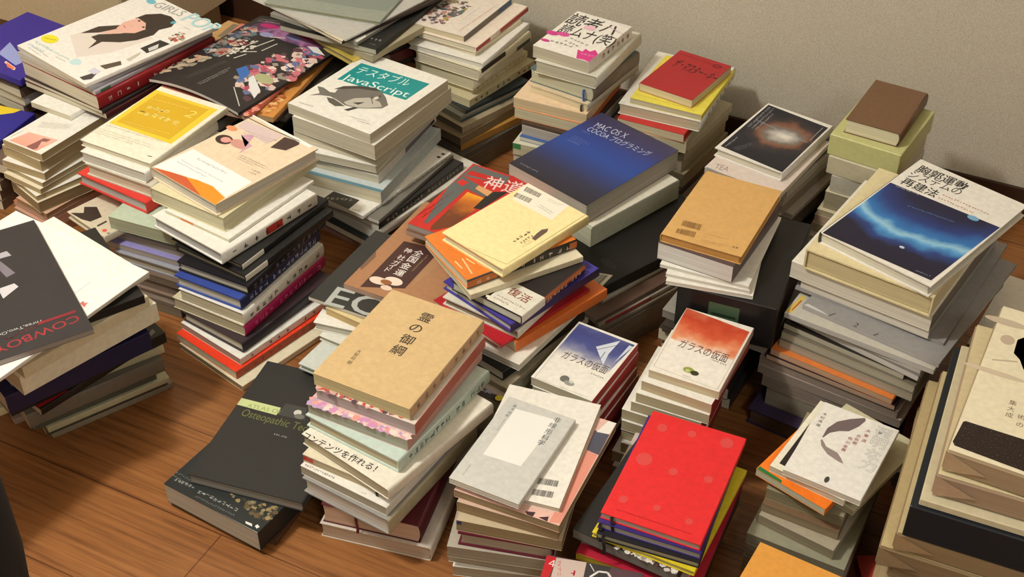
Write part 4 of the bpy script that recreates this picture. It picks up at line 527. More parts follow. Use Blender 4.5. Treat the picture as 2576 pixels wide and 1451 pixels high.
('magazine','black-covered magazine, tenth from the top in the blue-galaxy pile','magazine','books stacked in the blue-galaxy pile','mag',(0.5598,1.5376,0.159),-0.6417,0.1903,0.262,0.0097,(38,34,32),(186,180,162),'BR',None,{},()),
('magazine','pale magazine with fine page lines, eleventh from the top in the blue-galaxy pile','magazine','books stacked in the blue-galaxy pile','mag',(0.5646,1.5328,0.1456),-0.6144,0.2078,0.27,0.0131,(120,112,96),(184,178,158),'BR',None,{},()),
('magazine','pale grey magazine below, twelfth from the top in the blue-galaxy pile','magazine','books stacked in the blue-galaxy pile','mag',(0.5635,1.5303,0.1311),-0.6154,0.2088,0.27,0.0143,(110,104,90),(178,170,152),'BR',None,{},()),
('magazine','orange-covered magazine, thirteenth from the top in the blue-galaxy pile','magazine','books stacked in the blue-galaxy pile','mag',(0.5438,1.5305,0.1209),-0.6098,0.192,0.27,0.0099,(220,126,62),(206,170,140),'BR',None,{},()),
('magazine','magazine with yellow lettering on its dark edge, fourteenth from the top in the blue-galaxy pile','magazine','books stacked in the blue-galaxy pile','mag',(0.5412,1.5303,0.1118),-0.5878,0.2017,0.27,0.0089,(40,32,44),(190,160,136),'BR',None,{},()),
('magazine','grey-pink thick magazine, fifteenth from the top in the blue-galaxy pile','magazine','books stacked in the blue-galaxy pile','mag',(0.5447,1.5394,0.0969),-0.5897,0.2182,0.285,0.0147,(150,132,124),(150,136,124),'BR',None,{},()),
('magazine','pink-grey magazine, sixteenth from the top in the blue-galaxy pile','magazine','books stacked in the blue-galaxy pile','mag',(0.5453,1.5371,0.0819),-0.5744,0.2243,0.285,0.0148,(160,146,138),(150,138,126),'BR',None,{},()),
('paperback_book','shadowed white book, seventeenth from the top in the blue-galaxy pile','book','books stacked in the blue-galaxy pile','pb',(0.5238,1.5312,0.0606),-0.5585,0.18,0.25,0.0211,(150,140,132),(140,128,116),'BR',None,{},()),  # white book coloured greyer, its shade painted in
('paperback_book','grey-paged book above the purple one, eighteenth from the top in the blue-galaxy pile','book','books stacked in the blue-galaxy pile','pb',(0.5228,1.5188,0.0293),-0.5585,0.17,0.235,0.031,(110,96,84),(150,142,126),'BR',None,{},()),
('hardcover_book','purple-covered book on the floor, nineteenth from the top in the blue-galaxy pile','book','books stacked in the blue-galaxy pile','hc',(0.5168,1.5079,0),-0.576,0.2,0.26,0.0291,(62,52,82),(96,76,60),'BR',None,{},()),
('jacketed_book','orange-tan paperback, back cover up with barcodes, on top of the orange-tan pile','book','books stacked in the orange-tan pile','soft',(0.3177,1.6177,0.2655),-0.4701,0.1256,0.1896,0.0142,(212,168,104),(196,146,84),'TL',None,{},(('B',(120,86,44),[(18.4,47.3),(46.8,49.3),(48.9,33.5),(19.9,33.2)]),('B',(120,86,44),[(18.3,23.9),(47.3,27.7),(48.8,13.4),(19.5,12.1)]),('G',(170,124,60),(59.0,29.4),(96.1,30.7),2.6,1),('G',(176,130,66),(58.4,12.8),(98.3,15.2),2.2,2),('G',(110,76,40),(104.9,15.6),(115.7,15.8),5.1,1),)),
('paperback_book','thick white-paged book with dark purple spine, second from the top in the orange-tan pile','book','books stacked in the orange-tan pile','pb',(0.3154,1.6116,0.2355),-0.5195,0.1198,0.1887,0.0298,(92,76,80),(218,216,210),'BR',None,{},()),
('paperback_book','thin white paperback, upper of three, third from the top in the orange-tan pile','book','books stacked in the orange-tan pile','pb',(0.3202,1.606,0.2296),-0.4076,0.136,0.19,0.0057,(236,233,224),(222,218,206),'BR',None,{},()),
('paperback_book','thin white paperback, middle of three, fourth from the top in the orange-tan pile','book','books stacked in the orange-tan pile','pb',(0.3187,1.5993,0.2236),-0.3362,0.126,0.19,0.0057,(236,233,224),(222,218,206),'BR',None,{},()),
('paperback_book','thin white paperback, lowest of three, fifth from the top in the orange-tan pile','book','books stacked in the orange-tan pile','pb',(0.316,1.594,0.2169),-0.2816,0.1293,0.19,0.0065,(236,233,224),(222,218,206),'BR',None,{},()),
('box','black box with green label, sixth from the top in the orange-tan pile','box','books stacked in the orange-tan pile','box',(0.3588,1.5968,0.14),-0.3897,0.15,0.23,0.0767,(26,24,24),(26,24,24),'BR',None,{'bar': ('LB',0.33,0.64,0.3,0.8,(70,92,70)),'barb': ('LB',0.36,0.61,0.5,0.56,(44,60,46))},()),
('paperback_book','grey-white paperback poking out under the black box, seventh from the top in the orange-tan pile','book','books stacked in the orange-tan pile','pb',(0.3666,1.6151,0.1256),-0.5411,0.17,0.24,0.0141,(150,146,138),(140,134,124),'BR',None,{},()),
('paperback_book','dark book at the bottom, eighth from the top in the orange-tan pile','book','books stacked in the orange-tan pile','pb',(0.3339,1.5911,0.1128),-0.5411,0.12,0.2,0.0126,(60,54,48),(80,70,58),'BR',None,{},()),
('paperback_book','dark paperback, ninth from the top in the orange-tan pile','book','books stacked in the orange-tan pile','pb',(0.3312,1.5964,0.0902),-0.5693,0.1197,0.1985,0.0223,(52,50,48),(216,208,184),'BR',None,{},()),
('paperback_book','dark paperback, tenth from the top in the orange-tan pile','book','books stacked in the orange-tan pile','pb',(0.3326,1.5944,0.0677),-0.5058,0.1186,0.2,0.0223,(52,50,48),(216,208,184),'BR',None,{},()),
('paperback_book','dark paperback, eleventh from the top in the orange-tan pile','book','books stacked in the orange-tan pile','pb',(0.3324,1.5944,0.0451),-0.5422,0.1186,0.1985,0.0223,(52,50,48),(216,208,184),'BR',None,{},()),
('paperback_book','dark paperback, twelfth from the top in the orange-tan pile','book','books stacked in the orange-tan pile','pb',(0.3305,1.5926,0.0226),-0.5107,0.1193,0.1977,0.0223,(52,50,48),(216,208,184),'BR',None,{},()),
('paperback_book','dark paperback, thirteenth from the top in the orange-tan pile','book','books stacked in the orange-tan pile','pb',(0.3378,1.5949,0),-0.5256,0.1188,0.1991,0.0223,(52,50,48),(216,208,184),'BR',None,{},()),
('paperback_book','thick deep blue programming book, on top of the blue programming-book pile','book','books stacked in the blue programming-book pile','pb',(0.1407,1.9009,0.1585),-0.779,0.1798,0.237,0.0373,(44,62,128),(190,184,170),'TL',None,{'mat': 'blue_cover'},(('T','MAC OS X',(206,212,230),(23.3,189.7),0.147,65.7,17.5,0),('T','COCOA プログラミング',(206,212,230),(21.8,172.5),0.084,133.0,16.7,0),('G',(130,140,190),(18.8,164.2),(37.7,165.0),4.5,1),('G',(120,136,196),(19.7,141.9),(57.5,143.1),3.1,3),('G',(150,160,206),(19.4,123.7),(49.2,126.7),3.5,1),('G',(190,190,200),(14.9,11.8),(54.9,13.5),3.9,1),)),
('paperback_book','thin white booklet sticking out, second from the top in the blue programming-book pile','book','books stacked in the blue programming-book pile','pb',(0.1593,1.8718,0.1545),-0.8378,0.15,0.21,0.0038,(226,222,206),(214,210,190),'BR',None,{},()),
('paperback_book','thick greenish-white paperback, third from the top in the blue programming-book pile','book','books stacked in the blue programming-book pile','pb',(0.1598,1.8728,0.1169),-0.8378,0.15,0.215,0.0373,(200,205,182),(206,206,180),'BR',None,{},()),
('paperback_book','large black book with a barcode sticker, fourth from the top in the blue programming-book pile','book','books stacked in the blue programming-book pile','pb',(0.1946,1.8037,0.0957),-0.9076,0.2,0.28,0.021,(24,22,22),(200,192,168),'BR',(24,24,22),{},(('P',(206,200,184),[(161.9,15.4),(186.0,33.3),(197.2,0.1),(174.8,-13.1)]),('B',(50,46,44),[(167.5,16.5),(182.8,26.7),(191.4,0.5),(176.3,-7.4)]),('E',(44,40,42),(158.5,47.9),18,8),)),
('paperback_book','thin white-edged book under the black one, fifth from the top in the blue programming-book pile','book','books stacked in the blue programming-book pile','pb',(0.1913,1.7998,0.0891),-0.8727,0.2,0.285,0.0063,(170,164,150),(160,152,134),'BR',None,{},()),
('paperback_book','thin brown-covered book, sixth from the top in the blue programming-book pile','book','books stacked in the blue programming-book pile','pb',(0.1765,1.7588,0.0808),-0.8727,0.205,0.285,0.008,(92,70,58),(170,160,142),'BR',None,{},()),
('magazine','magazine with red spine stripe, seventh from the top in the blue programming-book pile','magazine','books stacked in the blue programming-book pile','mag',(0.1861,1.7599,0.0734),-0.8901,0.205,0.29,0.0072,(150,140,126),(140,130,112),'BR',None,{'bar': ('BR',0.05,0.4,0.1,0.9,(150,44,48))},()),
('magazine','grey-brown magazine on the floor, eighth from the top in the blue programming-book pile','magazine','books stacked in the blue programming-book pile','mag',(0.1935,1.7595,0.0659),-0.8901,0.205,0.295,0.0072,(110,98,82),(120,108,92),'BR',None,{},()),
('paperback_book','brown paperback, ninth from the top in the blue programming-book pile','book','books stacked in the blue programming-book pile','pb',(0.1968,1.7623,0.0439),-0.8542,0.2044,0.2924,0.0217,(96,84,70),(110,100,84),'BR',None,{},()),
('paperback_book','brown paperback, tenth from the top in the blue programming-book pile','book','books stacked in the blue programming-book pile','pb',(0.1958,1.7632,0.022),-0.8952,0.2047,0.2927,0.0217,(96,84,70),(110,100,84),'BR',None,{},()),
('paperback_book','brown paperback, eleventh from the top in the blue programming-book pile','book','books stacked in the blue programming-book pile','pb',(0.1924,1.7635,0),-0.9221,0.2048,0.2946,0.0217,(96,84,70),(110,100,84),'BR',None,{},()),
('hardcover_book','cream hardcover, back cover up with two barcodes, on top of the cream back-cover pile','book','books stacked in the cream back-cover pile','hc',(0.006,1.6126,0.2429),-0.7748,0.1298,0.1866,0.0159,(250,232,172),(214,206,180),'BR',None,{},(('P',(246,240,222),[(-3.8,171.5),(0.7,186.9),(88.6,188.6),(95.7,138.9),(14.9,136.5)]),('B',(90,84,74),[(5.7,177.9),(36.9,179.5),(40.1,168.7),(10.1,165.9)]),('B',(90,84,74),[(6.4,154.9),(37.1,159.4),(40.9,147.6),(9.4,143.8)]),('G',(160,150,130),(53.2,176.6),(83.4,179.3),2.4,2),('G',(110,100,86),(54.3,154.5),(86.6,153.5),2.7,2),('G',(96,82,56),(88.9,95.3),(88.7,57.9),7.6,1),('G',(110,96,66),(100.2,90.8),(100.5,59.9),5.7,1),('P',(104,84,74),[(107.0,83.7),(103.5,98.0),(102.1,110.3),(107.2,119.4),(111.8,112.1),(112.7,99.2),(114.3,83.2)]),('G',(190,170,120),(111.7,78.8),(110.6,56.5),2.6,2),('S',(176,160,110),0.7,[(56.2,0.6),(124.8,12.1),(123.2,185.7)]),)),
('jacketed_book','orange book with black and orange spine, second from the top in the cream back-cover pile','book','books stacked in the cream back-cover pile','soft',(-0.0175,1.5989,0.2266),-1.0123,0.1297,0.192,0.016,(226,128,52),(222,214,190),'BR',(60,56,52),{'bar': ('BR',0,0.42,0,1,(196,110,50)),'barb': ('BR',0.93,1,0,1,(190,110,60)),'sptx': ('誰も書かなかった戦後史',(214,206,190))},(('S',(244,206,160),2.4,[(78.5,8.2),(99.3,8.5)]),('S',(244,206,160),2.4,[(78.5,20.6),(117.8,14.4)]),('S',(244,206,160),2.4,[(81.6,25.6),(99.4,29.8)]),('G',(250,226,196),(99.5,33.1),(120.7,38.6),3.4,1),('G',(236,170,110),(74.4,13.9),(103.7,21.6),2.7,1),)),
('paperback_book','long cream paperback, third from the top in the cream back-cover pile','book','books stacked in the cream back-cover pile','pb',(-0.0129,1.5938,0.2162),-1.062,0.15,0.1922,0.0102,(226,217,188),(206,198,166),'BR',None,{},()),
('jacketed_book','dark orange-violet spined book with white belly band, fourth in the cream back-cover pile','book','books stacked in the cream back-cover pile','soft',(0.0105,1.5465,0.2005),-0.6685,0.132,0.1564,0.0154,(40,36,36),(206,204,186),'BR',(84,48,60),{'bar': ('BR',0.36,1,0.55,1,(196,110,60)),'sptx': ('The performing text',(206,180,180)),'obi': (0.36,(230,226,212))},(('T','復活',(130,70,56),(86.2,30.7),0.127,30.8,11.8,1),('G',(120,110,100),(72.7,43.8),(86.2,70.8),2.2,1),('G',(150,140,126),(72.2,19.6),(95.9,20.8),2.2,2),('P',(236,230,216),[(58.6,8.7),(98.4,13.1),(99.7,8.3),(62.6,3.9)]),)),
('hardcover_book','violet hardcover, fifth from the top in the cream back-cover pile','book','books stacked in the cream back-cover pile','hc',(0.0152,1.5629,0.1854),-0.7845,0.1451,0.19,0.0148,(66,58,150),(206,202,184),'BR',(60,44,90),{},()),
('hardcover_book','white hardcover with shadowed pages, sixth from the top in the cream back-cover pile','book','books stacked in the cream back-cover pile','hc',(0.007,1.5663,0.1702),-0.6094,0.1388,0.19,0.015,(216,212,196),(150,138,122),'BR',None,{},()),  # page colour darkened for the shade on them
('paperback_book','red-covered slim book, seventh from the top in the cream back-cover pile','book','books stacked in the cream back-cover pile','pb',(0.0002,1.5528,0.1648),-0.7926,0.1474,0.19,0.0051,(178,34,44),(214,202,176),'BR',None,{},()),
('paperback_book','orange-topped cream book, eighth from the top in the cream back-cover pile','book','books stacked in the cream back-cover pile','pb',(0.031,1.5607,0.1463),-0.8378,0.135,0.19,0.0183,(220,116,52),(216,204,168),'BR',None,{},()),
('paperback_book','white paperback, ninth from the top in the cream back-cover pile','book','books stacked in the cream back-cover pile','pb',(0.0113,1.5413,0.1338),-0.616,0.14,0.2,0.0122,(236,230,216),(186,178,166),'BR',None,{},()),
('jacketed_book','black book with white lettering and exclamation mark, tenth in the cream back-cover pile','book','books stacked in the cream back-cover pile','soft',(0.002,1.5295,0.1165),-0.7268,0.13,0.188,0.017,(30,32,30),(196,190,176),'BR',None,{},()),
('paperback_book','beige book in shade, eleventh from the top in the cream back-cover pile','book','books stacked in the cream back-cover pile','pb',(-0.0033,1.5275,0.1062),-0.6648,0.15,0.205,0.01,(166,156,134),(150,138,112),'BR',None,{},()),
('paperback_book','book with colourful lettered cover and yellow spot, twelfth in the cream back-cover pile','book','books stacked in the cream back-cover pile','pb',(-0.0332,1.5187,0.0903),-0.4608,0.15,0.205,0.0157,(190,172,160),(128,120,110),'BR',None,{},(('C',[(120,80,76),(206,200,190),(150,170,190),(226,190,170)],40,7,[(96.4,-2.8),(101.2,3.6),(135.3,0.9),(129.2,-10.0)]),('E',(226,210,60),(144.9,-4.7),6,6),)),
('paperback_book','greenish-white paperback, thirteenth from the top in the cream back-cover pile','book','books stacked in the cream back-cover pile','pb',(-0.0301,1.5194,0.0677),-0.4257,0.1448,0.1972,0.0223,(200,205,182),(216,208,184),'BR',None,{},()),
('paperback_book','beige paperback, fourteenth from the top in the cream back-cover pile','book','books stacked in the cream back-cover pile','pb',(-0.0344,1.5224,0.0451),-0.4963,0.1492,0.2022,0.0223,(170,160,138),(216,208,184),'BR',None,{},()),
('paperback_book','greenish-white paperback, fifteenth from the top in the cream back-cover pile','book','books stacked in the cream back-cover pile','pb',(-0.0358,1.5226,0.0226),-0.4759,0.1494,0.2049,0.0223,(200,205,182),(216,208,184),'BR',None,{},()),
('paperback_book','beige paperback, sixteenth from the top in the cream back-cover pile','book','books stacked in the cream back-cover pile','pb',(-0.037,1.5244,0),-0.432,0.1484,0.2026,0.0223,(170,160,138),(216,208,184),'BR',None,{},()),
('magazine','red magazine with torii gate and sunset, on top of the red torii-magazine pile','magazine','books stacked in the red torii-magazine pile','mag',(-0.0473,1.7814,0.1628),-0.5174,0.165,0.2061,0.0109,(196,46,40),(166,160,152),'BR',None,{},(('P',(96,100,98),[(4.0,202.2),(77.1,201.0),(79.8,177.4),(1.3,163.0)]),('P',(190,40,36),[(7.7,170.6),(8.0,184.6),(71.5,188.0),(59.5,175.3)]),('P',(92,98,96),[(-3.8,125.2),(2.9,164.0),(70.6,145.4),(69.3,125.9),(30.3,133.5),(27.5,14.5),(21.2,14.4)]),('M','sunset',[(37.0,126.0),(71.8,123.6),(76.1,100.2),(67.9,27.3),(42.0,1.8),(37.0,12.9)]),('P',(40,38,36),[(70.6,145.4),(96.2,160.2),(82.6,93.0),(69.9,89.3)]),('P',(216,160,110),[(43.1,140.9),(42.8,152.2),(73.8,147.3),(72.4,131.4)]),('T','神道',(238,214,210),(47.7,153.1),0.157,68.5,34.6,1),('G',(120,24,24),(3.3,25.5),(19.3,119.5),5.0,2),('P',(200,44,40),[(5.4,142.1),(9.1,153.9),(24.0,150.9),(20.4,135.4)]),)),
('magazine','magazine with pinkish pages, second from the top in the red torii-magazine pile','magazine','books stacked in the red torii-magazine pile','mag',(-0.0641,1.7831,0.1532),-0.5061,0.14,0.2,0.0094,(110,84,70),(176,150,136),'BR',None,{},()),
('magazine','brown magazine, third from the top in the red torii-magazine pile','magazine','books stacked in the red torii-magazine pile','mag',(-0.0238,1.8465,0.1313),-0.4988,0.0756,0.1078,0.0216,(110,88,70),(120,104,88),'BR',None,{},()),
('magazine','dark grey magazine, fourth from the top in the red torii-magazine pile','magazine','books stacked in the red torii-magazine pile','mag',(-0.025,1.8487,0.1094),-0.4653,0.0808,0.1145,0.0216,(60,60,58),(110,104,96),'BR',None,{},()),
('magazine','brown magazine, fifth from the top in the red torii-magazine pile','magazine','books stacked in the red torii-magazine pile','mag',(-0.0383,1.8144,0.0875),-0.4959,0.1118,0.1609,0.0216,(110,88,70),(120,104,88),'BR',None,{},()),
('magazine','dark grey magazine, sixth from the top in the red torii-magazine pile','magazine','books stacked in the red torii-magazine pile','mag',(-0.0607,1.7855,0.0656),-0.4975,0.1382,0.1979,0.0216,(60,60,58),(110,104,96),'BR',None,{},()),
('magazine','brown magazine, seventh from the top in the red torii-magazine pile','magazine','books stacked in the red torii-magazine pile','mag',(-0.0656,1.7845,0.0438),-0.5213,0.1387,0.197,0.0216,(110,88,70),(120,104,88),'BR',None,{},()),
('magazine','dark grey magazine, eighth from the top in the red torii-magazine pile','magazine','books stacked in the red torii-magazine pile','mag',(-0.0609,1.7855,0.0219),-0.5148,0.1384,0.1991,0.0216,(60,60,58),(110,104,96),'BR',None,{},()),
('magazine','brown magazine, ninth from the top in the red torii-magazine pile','magazine','books stacked in the red torii-magazine pile','mag',(-0.0648,1.7832,0),-0.5337,0.1389,0.1979,0.0216,(110,88,70),(120,104,88),'BR',None,{},()),
('magazine','brown shrine guide with white title on dark panel, on top of the shrine-guide pile','magazine','books stacked in the shrine-guide pile','mag',(-0.1256,1.6927,0.1274),-0.4712,0.185,0.257,0.0094,(170,124,90),(186,158,140),'BR',None,{},(('P',(74,48,44),[(27.0,141.0),(67.9,145.9),(92.7,126.5),(92.3,33.6),(27.6,4.8)]),('V','全国金運',(238,234,228),[(65.0,123.1),(65.0,104.2),(64.1,85.0),(64.7,64.6)],18.0,1),('V','神社ガイド',(232,228,222),[(46.1,121.4),(46.2,100.4),(45.7,84.8),(44.8,74.1),(43.6,62.8)],14.2,1),('G',(190,176,130),(79.6,125.7),(78.1,75.8),3.4,1),('P',(170,130,96),[(92.7,71.7),(94.3,119.4),(109.7,111.6),(99.6,37.4)]),('E',(236,214,196),(44.9,31.8),16,9),('E',(240,222,206),(67.1,41.3),16,10),('E',(232,206,186),(65.7,21.7),10,6),('E',(150,96,60),(58.2,33.9),10,6),('P',(120,92,74),[(-20.0,48.4),(-3.0,97.0),(8.4,82.8),(6.2,42.5)]),)),
('magazine','black and silver magazine with huge white letters, second from the top in the shrine-guide pile','magazine','books stacked in the shrine-guide pile','mag',(-0.1813,1.6407,0.1201),-0.4725,0.21,0.2,0.007,(52,52,50),(226,222,210),'BR',None,{},(('T','EC',(176,180,176),(31.1,-3.2),0.087,90.7,46.2,1),('P',(206,204,198),[(30.8,47.9),(59.4,51.4),(106.8,51.7),(108.0,47.7),(60.8,47.4)]),)),
('paperback_book','yellowed cream book, third from the top in the shrine-guide pile','book','books stacked in the shrine-guide pile','pb',(-0.1719,1.6105,0.1064),-0.5734,0.17,0.18,0.0135,(220,200,150),(206,180,130),'BR',None,{},()),
('jacketed_book','white book, fourth from the top in the shrine-guide pile','book','books stacked in the shrine-guide pile','soft',(-0.188,1.6492,0.0918),-0.3041,0.18,0.24,0.0144,(236,233,224),(210,206,190),'BR',None,{},()),
('notebook','white notebook with black elastic loop, fifth from the top in the shrine-guide pile','notebook','books stacked in the shrine-guide pile','note',(-0.1727,1.6031,0.0828),-0.5236,0.165,0.225,0.0087,(222,222,214),(190,188,170),'BR',None,{'loop': 1},()),
('hardcover_book','pale grey-blue hardcover, sixth from the top in the shrine-guide pile','book','books stacked in the shrine-guide pile','hc',(-0.2157,1.5637,0.0713),-0.524,0.12,0.235,0.0112,(206,212,206),(190,194,184),'BR',None,{},()),
('magazine','grey magazine, seventh from the top in the shrine-guide pile','magazine','books stacked in the shrine-guide pile','mag',(-0.2055,1.5811,0.0476),-0.4846,0.1051,0.2076,0.0235,(130,128,122),(216,208,184),'BR',None,{},()),
('paperback_book','white paperback, eighth from the top in the shrine-guide pile','book','books stacked in the shrine-guide pile','pb',(-0.2114,1.5831,0.0238),-0.4814,0.1078,0.2128,0.0235,(236,233,224),(216,208,184),'BR',None,{},()),
('magazine','grey magazine, ninth from the top in the shrine-guide pile','magazine','books stacked in the shrine-guide pile','mag',(-0.2172,1.5642,0),-0.5451,0.1196,0.2322,0.0235,(130,128,122),(216,208,184),'BR',None,{},()),
('paperback_book','tan book with black vertical title, on top of the tan-cover pile','book','books stacked in the tan-cover pile','pb',(-0.1549,1.3716,0.2027),-0.4754,0.153,0.206,0.0201,(210,180,132),(206,196,152),'BR',(196,162,124),{'sptx': ('霊の御綱 大宮司朗',(120,90,64))},(('V','霊の御綱',(66,56,46),[(77.0,172.9),(76.0,145.9),(77.5,121.2),(78.1,94.7)],21.9,1),('V','大宮司朗',(92,78,62),[(31.5,67.0),(31.5,59.3),(31.9,51.0),(32.5,41.9)],7.5,0),)),
('comic_book','comic with red and yellow patterned spine, second from the top in the tan-cover pile','comic book','books stacked in the tan-cover pile','pb',(-0.1524,1.3615,0.1829),-0.4618,0.1559,0.2003,0.0195,(226,214,202),(186,176,174),'BR',(172,84,68),{},(('C',[(226,214,210),(150,100,110),(206,170,160),(90,70,76),(196,80,70)],60,8,[(-9.0,-3.7),(-3.2,9.1),(48.3,5.8),(100.1,5.6),(140.2,9.4),(148.3,4.2),(55.2,-5.2)]),)),
('comic_book','pink comic with drawn girls, third from the top in the tan-cover pile','comic book','books stacked in the tan-cover pile','pb',(-0.1611,1.3564,0.1628),-0.4743,0.1594,0.208,0.0198,(232,190,184),(180,180,164),'BR',(196,150,140),{},(('C',[(236,160,140),(214,150,190),(240,206,196),(190,160,196),(246,220,210)],90,9,[(2.4,-1.6),(1.9,9.8),(51.5,7.7),(155.6,9.2),(157.1,-0.9),(84.8,-7.2)]),('G',(190,40,110),(91.6,6.0),(152.5,3.0),4.1,1),)),
('hardcover_book','pale mint hardcover, fourth from the top in the tan-cover pile','book','books stacked in the tan-cover pile','hc',(-0.1571,1.342,0.1409),-0.586,0.1607,0.214,0.0217,(202,218,208),(196,186,158),'BR',None,{'sptx': ('ＡＲＴ ＯＦ ＮＡＲＲＡＴＩＶＥ',(90,100,96))},()),
('jacketed_book','white book with big black katakana title, fifth from the top in the tan-cover pile','book','books stacked in the tan-cover pile','soft',(-0.1571,1.3125,0.1211),-0.6873,0.165,0.214,0.0195,(236,230,214),(190,180,152),'BR',None,{},(('T','コンテンツを作れる！',(40,38,36),(4.2,-4.6),0.135,123.3,11.9,1),)),
('paperback_book','cream book with small red mark and ribbon, sixth from the top in the tan-cover pile','book','books stacked in the tan-cover pile','pb',(-0.1744,1.3205,0.107),-0.4985,0.1426,0.21,0.0139,(226,216,190),(190,176,146),'BR',(70,66,58),{'bar': ('LB',0,0.12,0.25,0.8,(186,60,48)),'ribbon': ((30,26,26),0.86)},()),
('paperback_book','white book with black lettering on its front edge, seventh in the tan-cover pile','book','books stacked in the tan-cover pile','pb',(-0.1718,1.3068,0.091),-0.5558,0.1465,0.214,0.0158,(236,233,224),(176,168,150),'BR',None,{},(('G',(44,42,40),(4.2,3.3),(57.7,4.8),3.6,1),('G',(90,86,80),(101.7,3.5),(109.9,4.6),2.6,1),)),
('hardcover_book','white-paged hardcover with dark cover, eighth from the top in the tan-cover pile','book','books stacked in the tan-cover pile','hc',(-0.1689,1.2986,0.0619),-0.5608,0.1481,0.214,0.0288,(150,148,144),(216,212,204),'BR',(176,168,140),{},()),
('jacketed_book','maroon book with thick cream pages, ninth from the top in the tan-cover pile','book','books stacked in the tan-cover pile','soft',(-0.163,1.3081,0.0268),-0.2778,0.1454,0.215,0.0348,(84,26,34),(206,176,154),'BR',None,{'ribbon': ((90,30,24),0.35)},()),
('jacketed_book','white book with rounded spine on the floor, tenth from the top in the tan-cover pile','book','books stacked in the tan-cover pile','soft',(-0.1573,1.3052,0),-0.2808,0.164,0.222,0.0266,(206,196,184),(196,176,156),'BR',None,{},()),
('paperback_book','pale grey pocketbook with white square and kanji title, on top of the grey-square paperback pile','book','books stacked in the grey-square paperback pile','pb',(0.0032,1.2421,0.1452),-0.4696,0.1028,0.1746,0.0096,(206,206,200),(222,218,206),'BR',None,{},(('P',(240,239,234),[(18.9,156.2),(79.9,162.1),(74.8,61.4),(20.1,58.2)]),('V','非線形科学',(84,84,82),[(80.5,162.5),(79.3,150.0),(79.9,136.7),(80.4,124.4),(79.8,113.1)],11.2,0),('V','蔵本由紀',(120,120,116),[(15.9,160.3),(16.0,153.5),(15.5,146.1),(15.3,139.1)],5.8,0),('G',(150,150,146),(13.1,35.3),(13.4,12.1),2.3,1),('S',(150,150,146),0.5,[(15.9,105.7),(15.8,132.1)]),)),
('paperback_book','white paperback, back cover up with two barcodes, second in the grey-square paperback pile','book','books stacked in the grey-square paperback pile','pb',(0.0296,1.2614,0.1368),-0.3174,0.1356,0.2037,0.0081,(240,236,226),(206,200,182),'TL',None,{},(('B',(60,58,56),[(95.5,43.2),(121.9,45.9),(122.6,35.2),(94.9,32.1)]),('B',(60,58,56),[(93.5,22.0),(121.5,25.2),(122.1,14.3),(93.9,11.3)]),)),
('comic_book','comic with pink and slate drawing on its cover, third in the grey-square paperback pile','comic book','books stacked in the grey-square paperback pile','pb',(0.0354,1.2462,0.1231),-0.4254,0.1507,0.2059,0.0135,(232,190,176),(160,142,110),'TL',None,{},(('P',(80,80,94),[(128.2,180.2),(149.8,181.2),(151.4,138.1),(132.0,140.6)]),('P',(226,150,132),[(132.0,140.6),(149.3,137.2),(149.6,58.3),(150.3,4.6),(136.8,-6.6),(136.1,16.5)]),('P',(238,164,112),[(26.9,-7.5),(92.6,-3.4),(103.3,-0.6),(40.1,-13.0)]),('P',(70,46,48),[(101.0,4.6),(114.1,8.5),(113.7,-3.0),(105.5,-3.7)]),('P',(70,46,48),[(120.7,2.2),(132.5,8.7),(134.1,-3.8)]),('P',(240,236,228),[(131.5,178.2),(138.8,205.3),(150.8,206.1),(149.1,180.9)]),)),
('comic_book','yellowed comic with page-edge notches, fourth from the top in the grey-square paperback pile','comic book','books stacked in the grey-square paperback pile','pb',(0.0306,1.2458,0.1037),-0.3621,0.1419,0.205,0.0191,(206,180,160),(156,136,104),'TL',None,{},()),
('comic_book','thick yellowed comic with blue tab, fifth from the top in the grey-square paperback pile','comic book','books stacked in the grey-square paperback pile','pb',(0.0218,1.2418,0.0833),-0.2473,0.1432,0.205,0.0202,(196,180,150),(156,138,106),'TL',None,{'bar': ('LB',0,0.05,0.6,0.9,(50,60,110))},()),
('hardcover_book','hardcover with dark maroon cover, sixth from the top in the grey-square paperback pile','book','books stacked in the grey-square paperback pile','hc',(0.0144,1.2423,0.0593),-0.215,0.13,0.205,0.0237,(96,26,44),(176,164,146),'BR',None,{},()),
('paperback_book','grey-white book, seventh from the top in the grey-square paperback pile','book','books stacked in the grey-square paperback pile','pb',(-0.001,1.2418,0.0382),-0.1776,0.136,0.205,0.0209,(176,168,154),(160,150,132),'BR',None,{},()),
('paperback_book','white paperback, eighth from the top in the grey-square paperback pile','book','books stacked in the grey-square paperback pile','pb',(0.0022,1.2465,0.0191),-0.2083,0.1355,0.2041,0.0189,(236,233,224),(170,160,140),'BR',None,{},()),
('paperback_book','white paperback, ninth from the top in the grey-square paperback pile','book','books stacked in the grey-square paperback pile','pb',(0.0026,1.2428,0),-0.1523,0.1346,0.2034,0.0189,(236,233,224),(170,160,140),'BR',None,{},()),
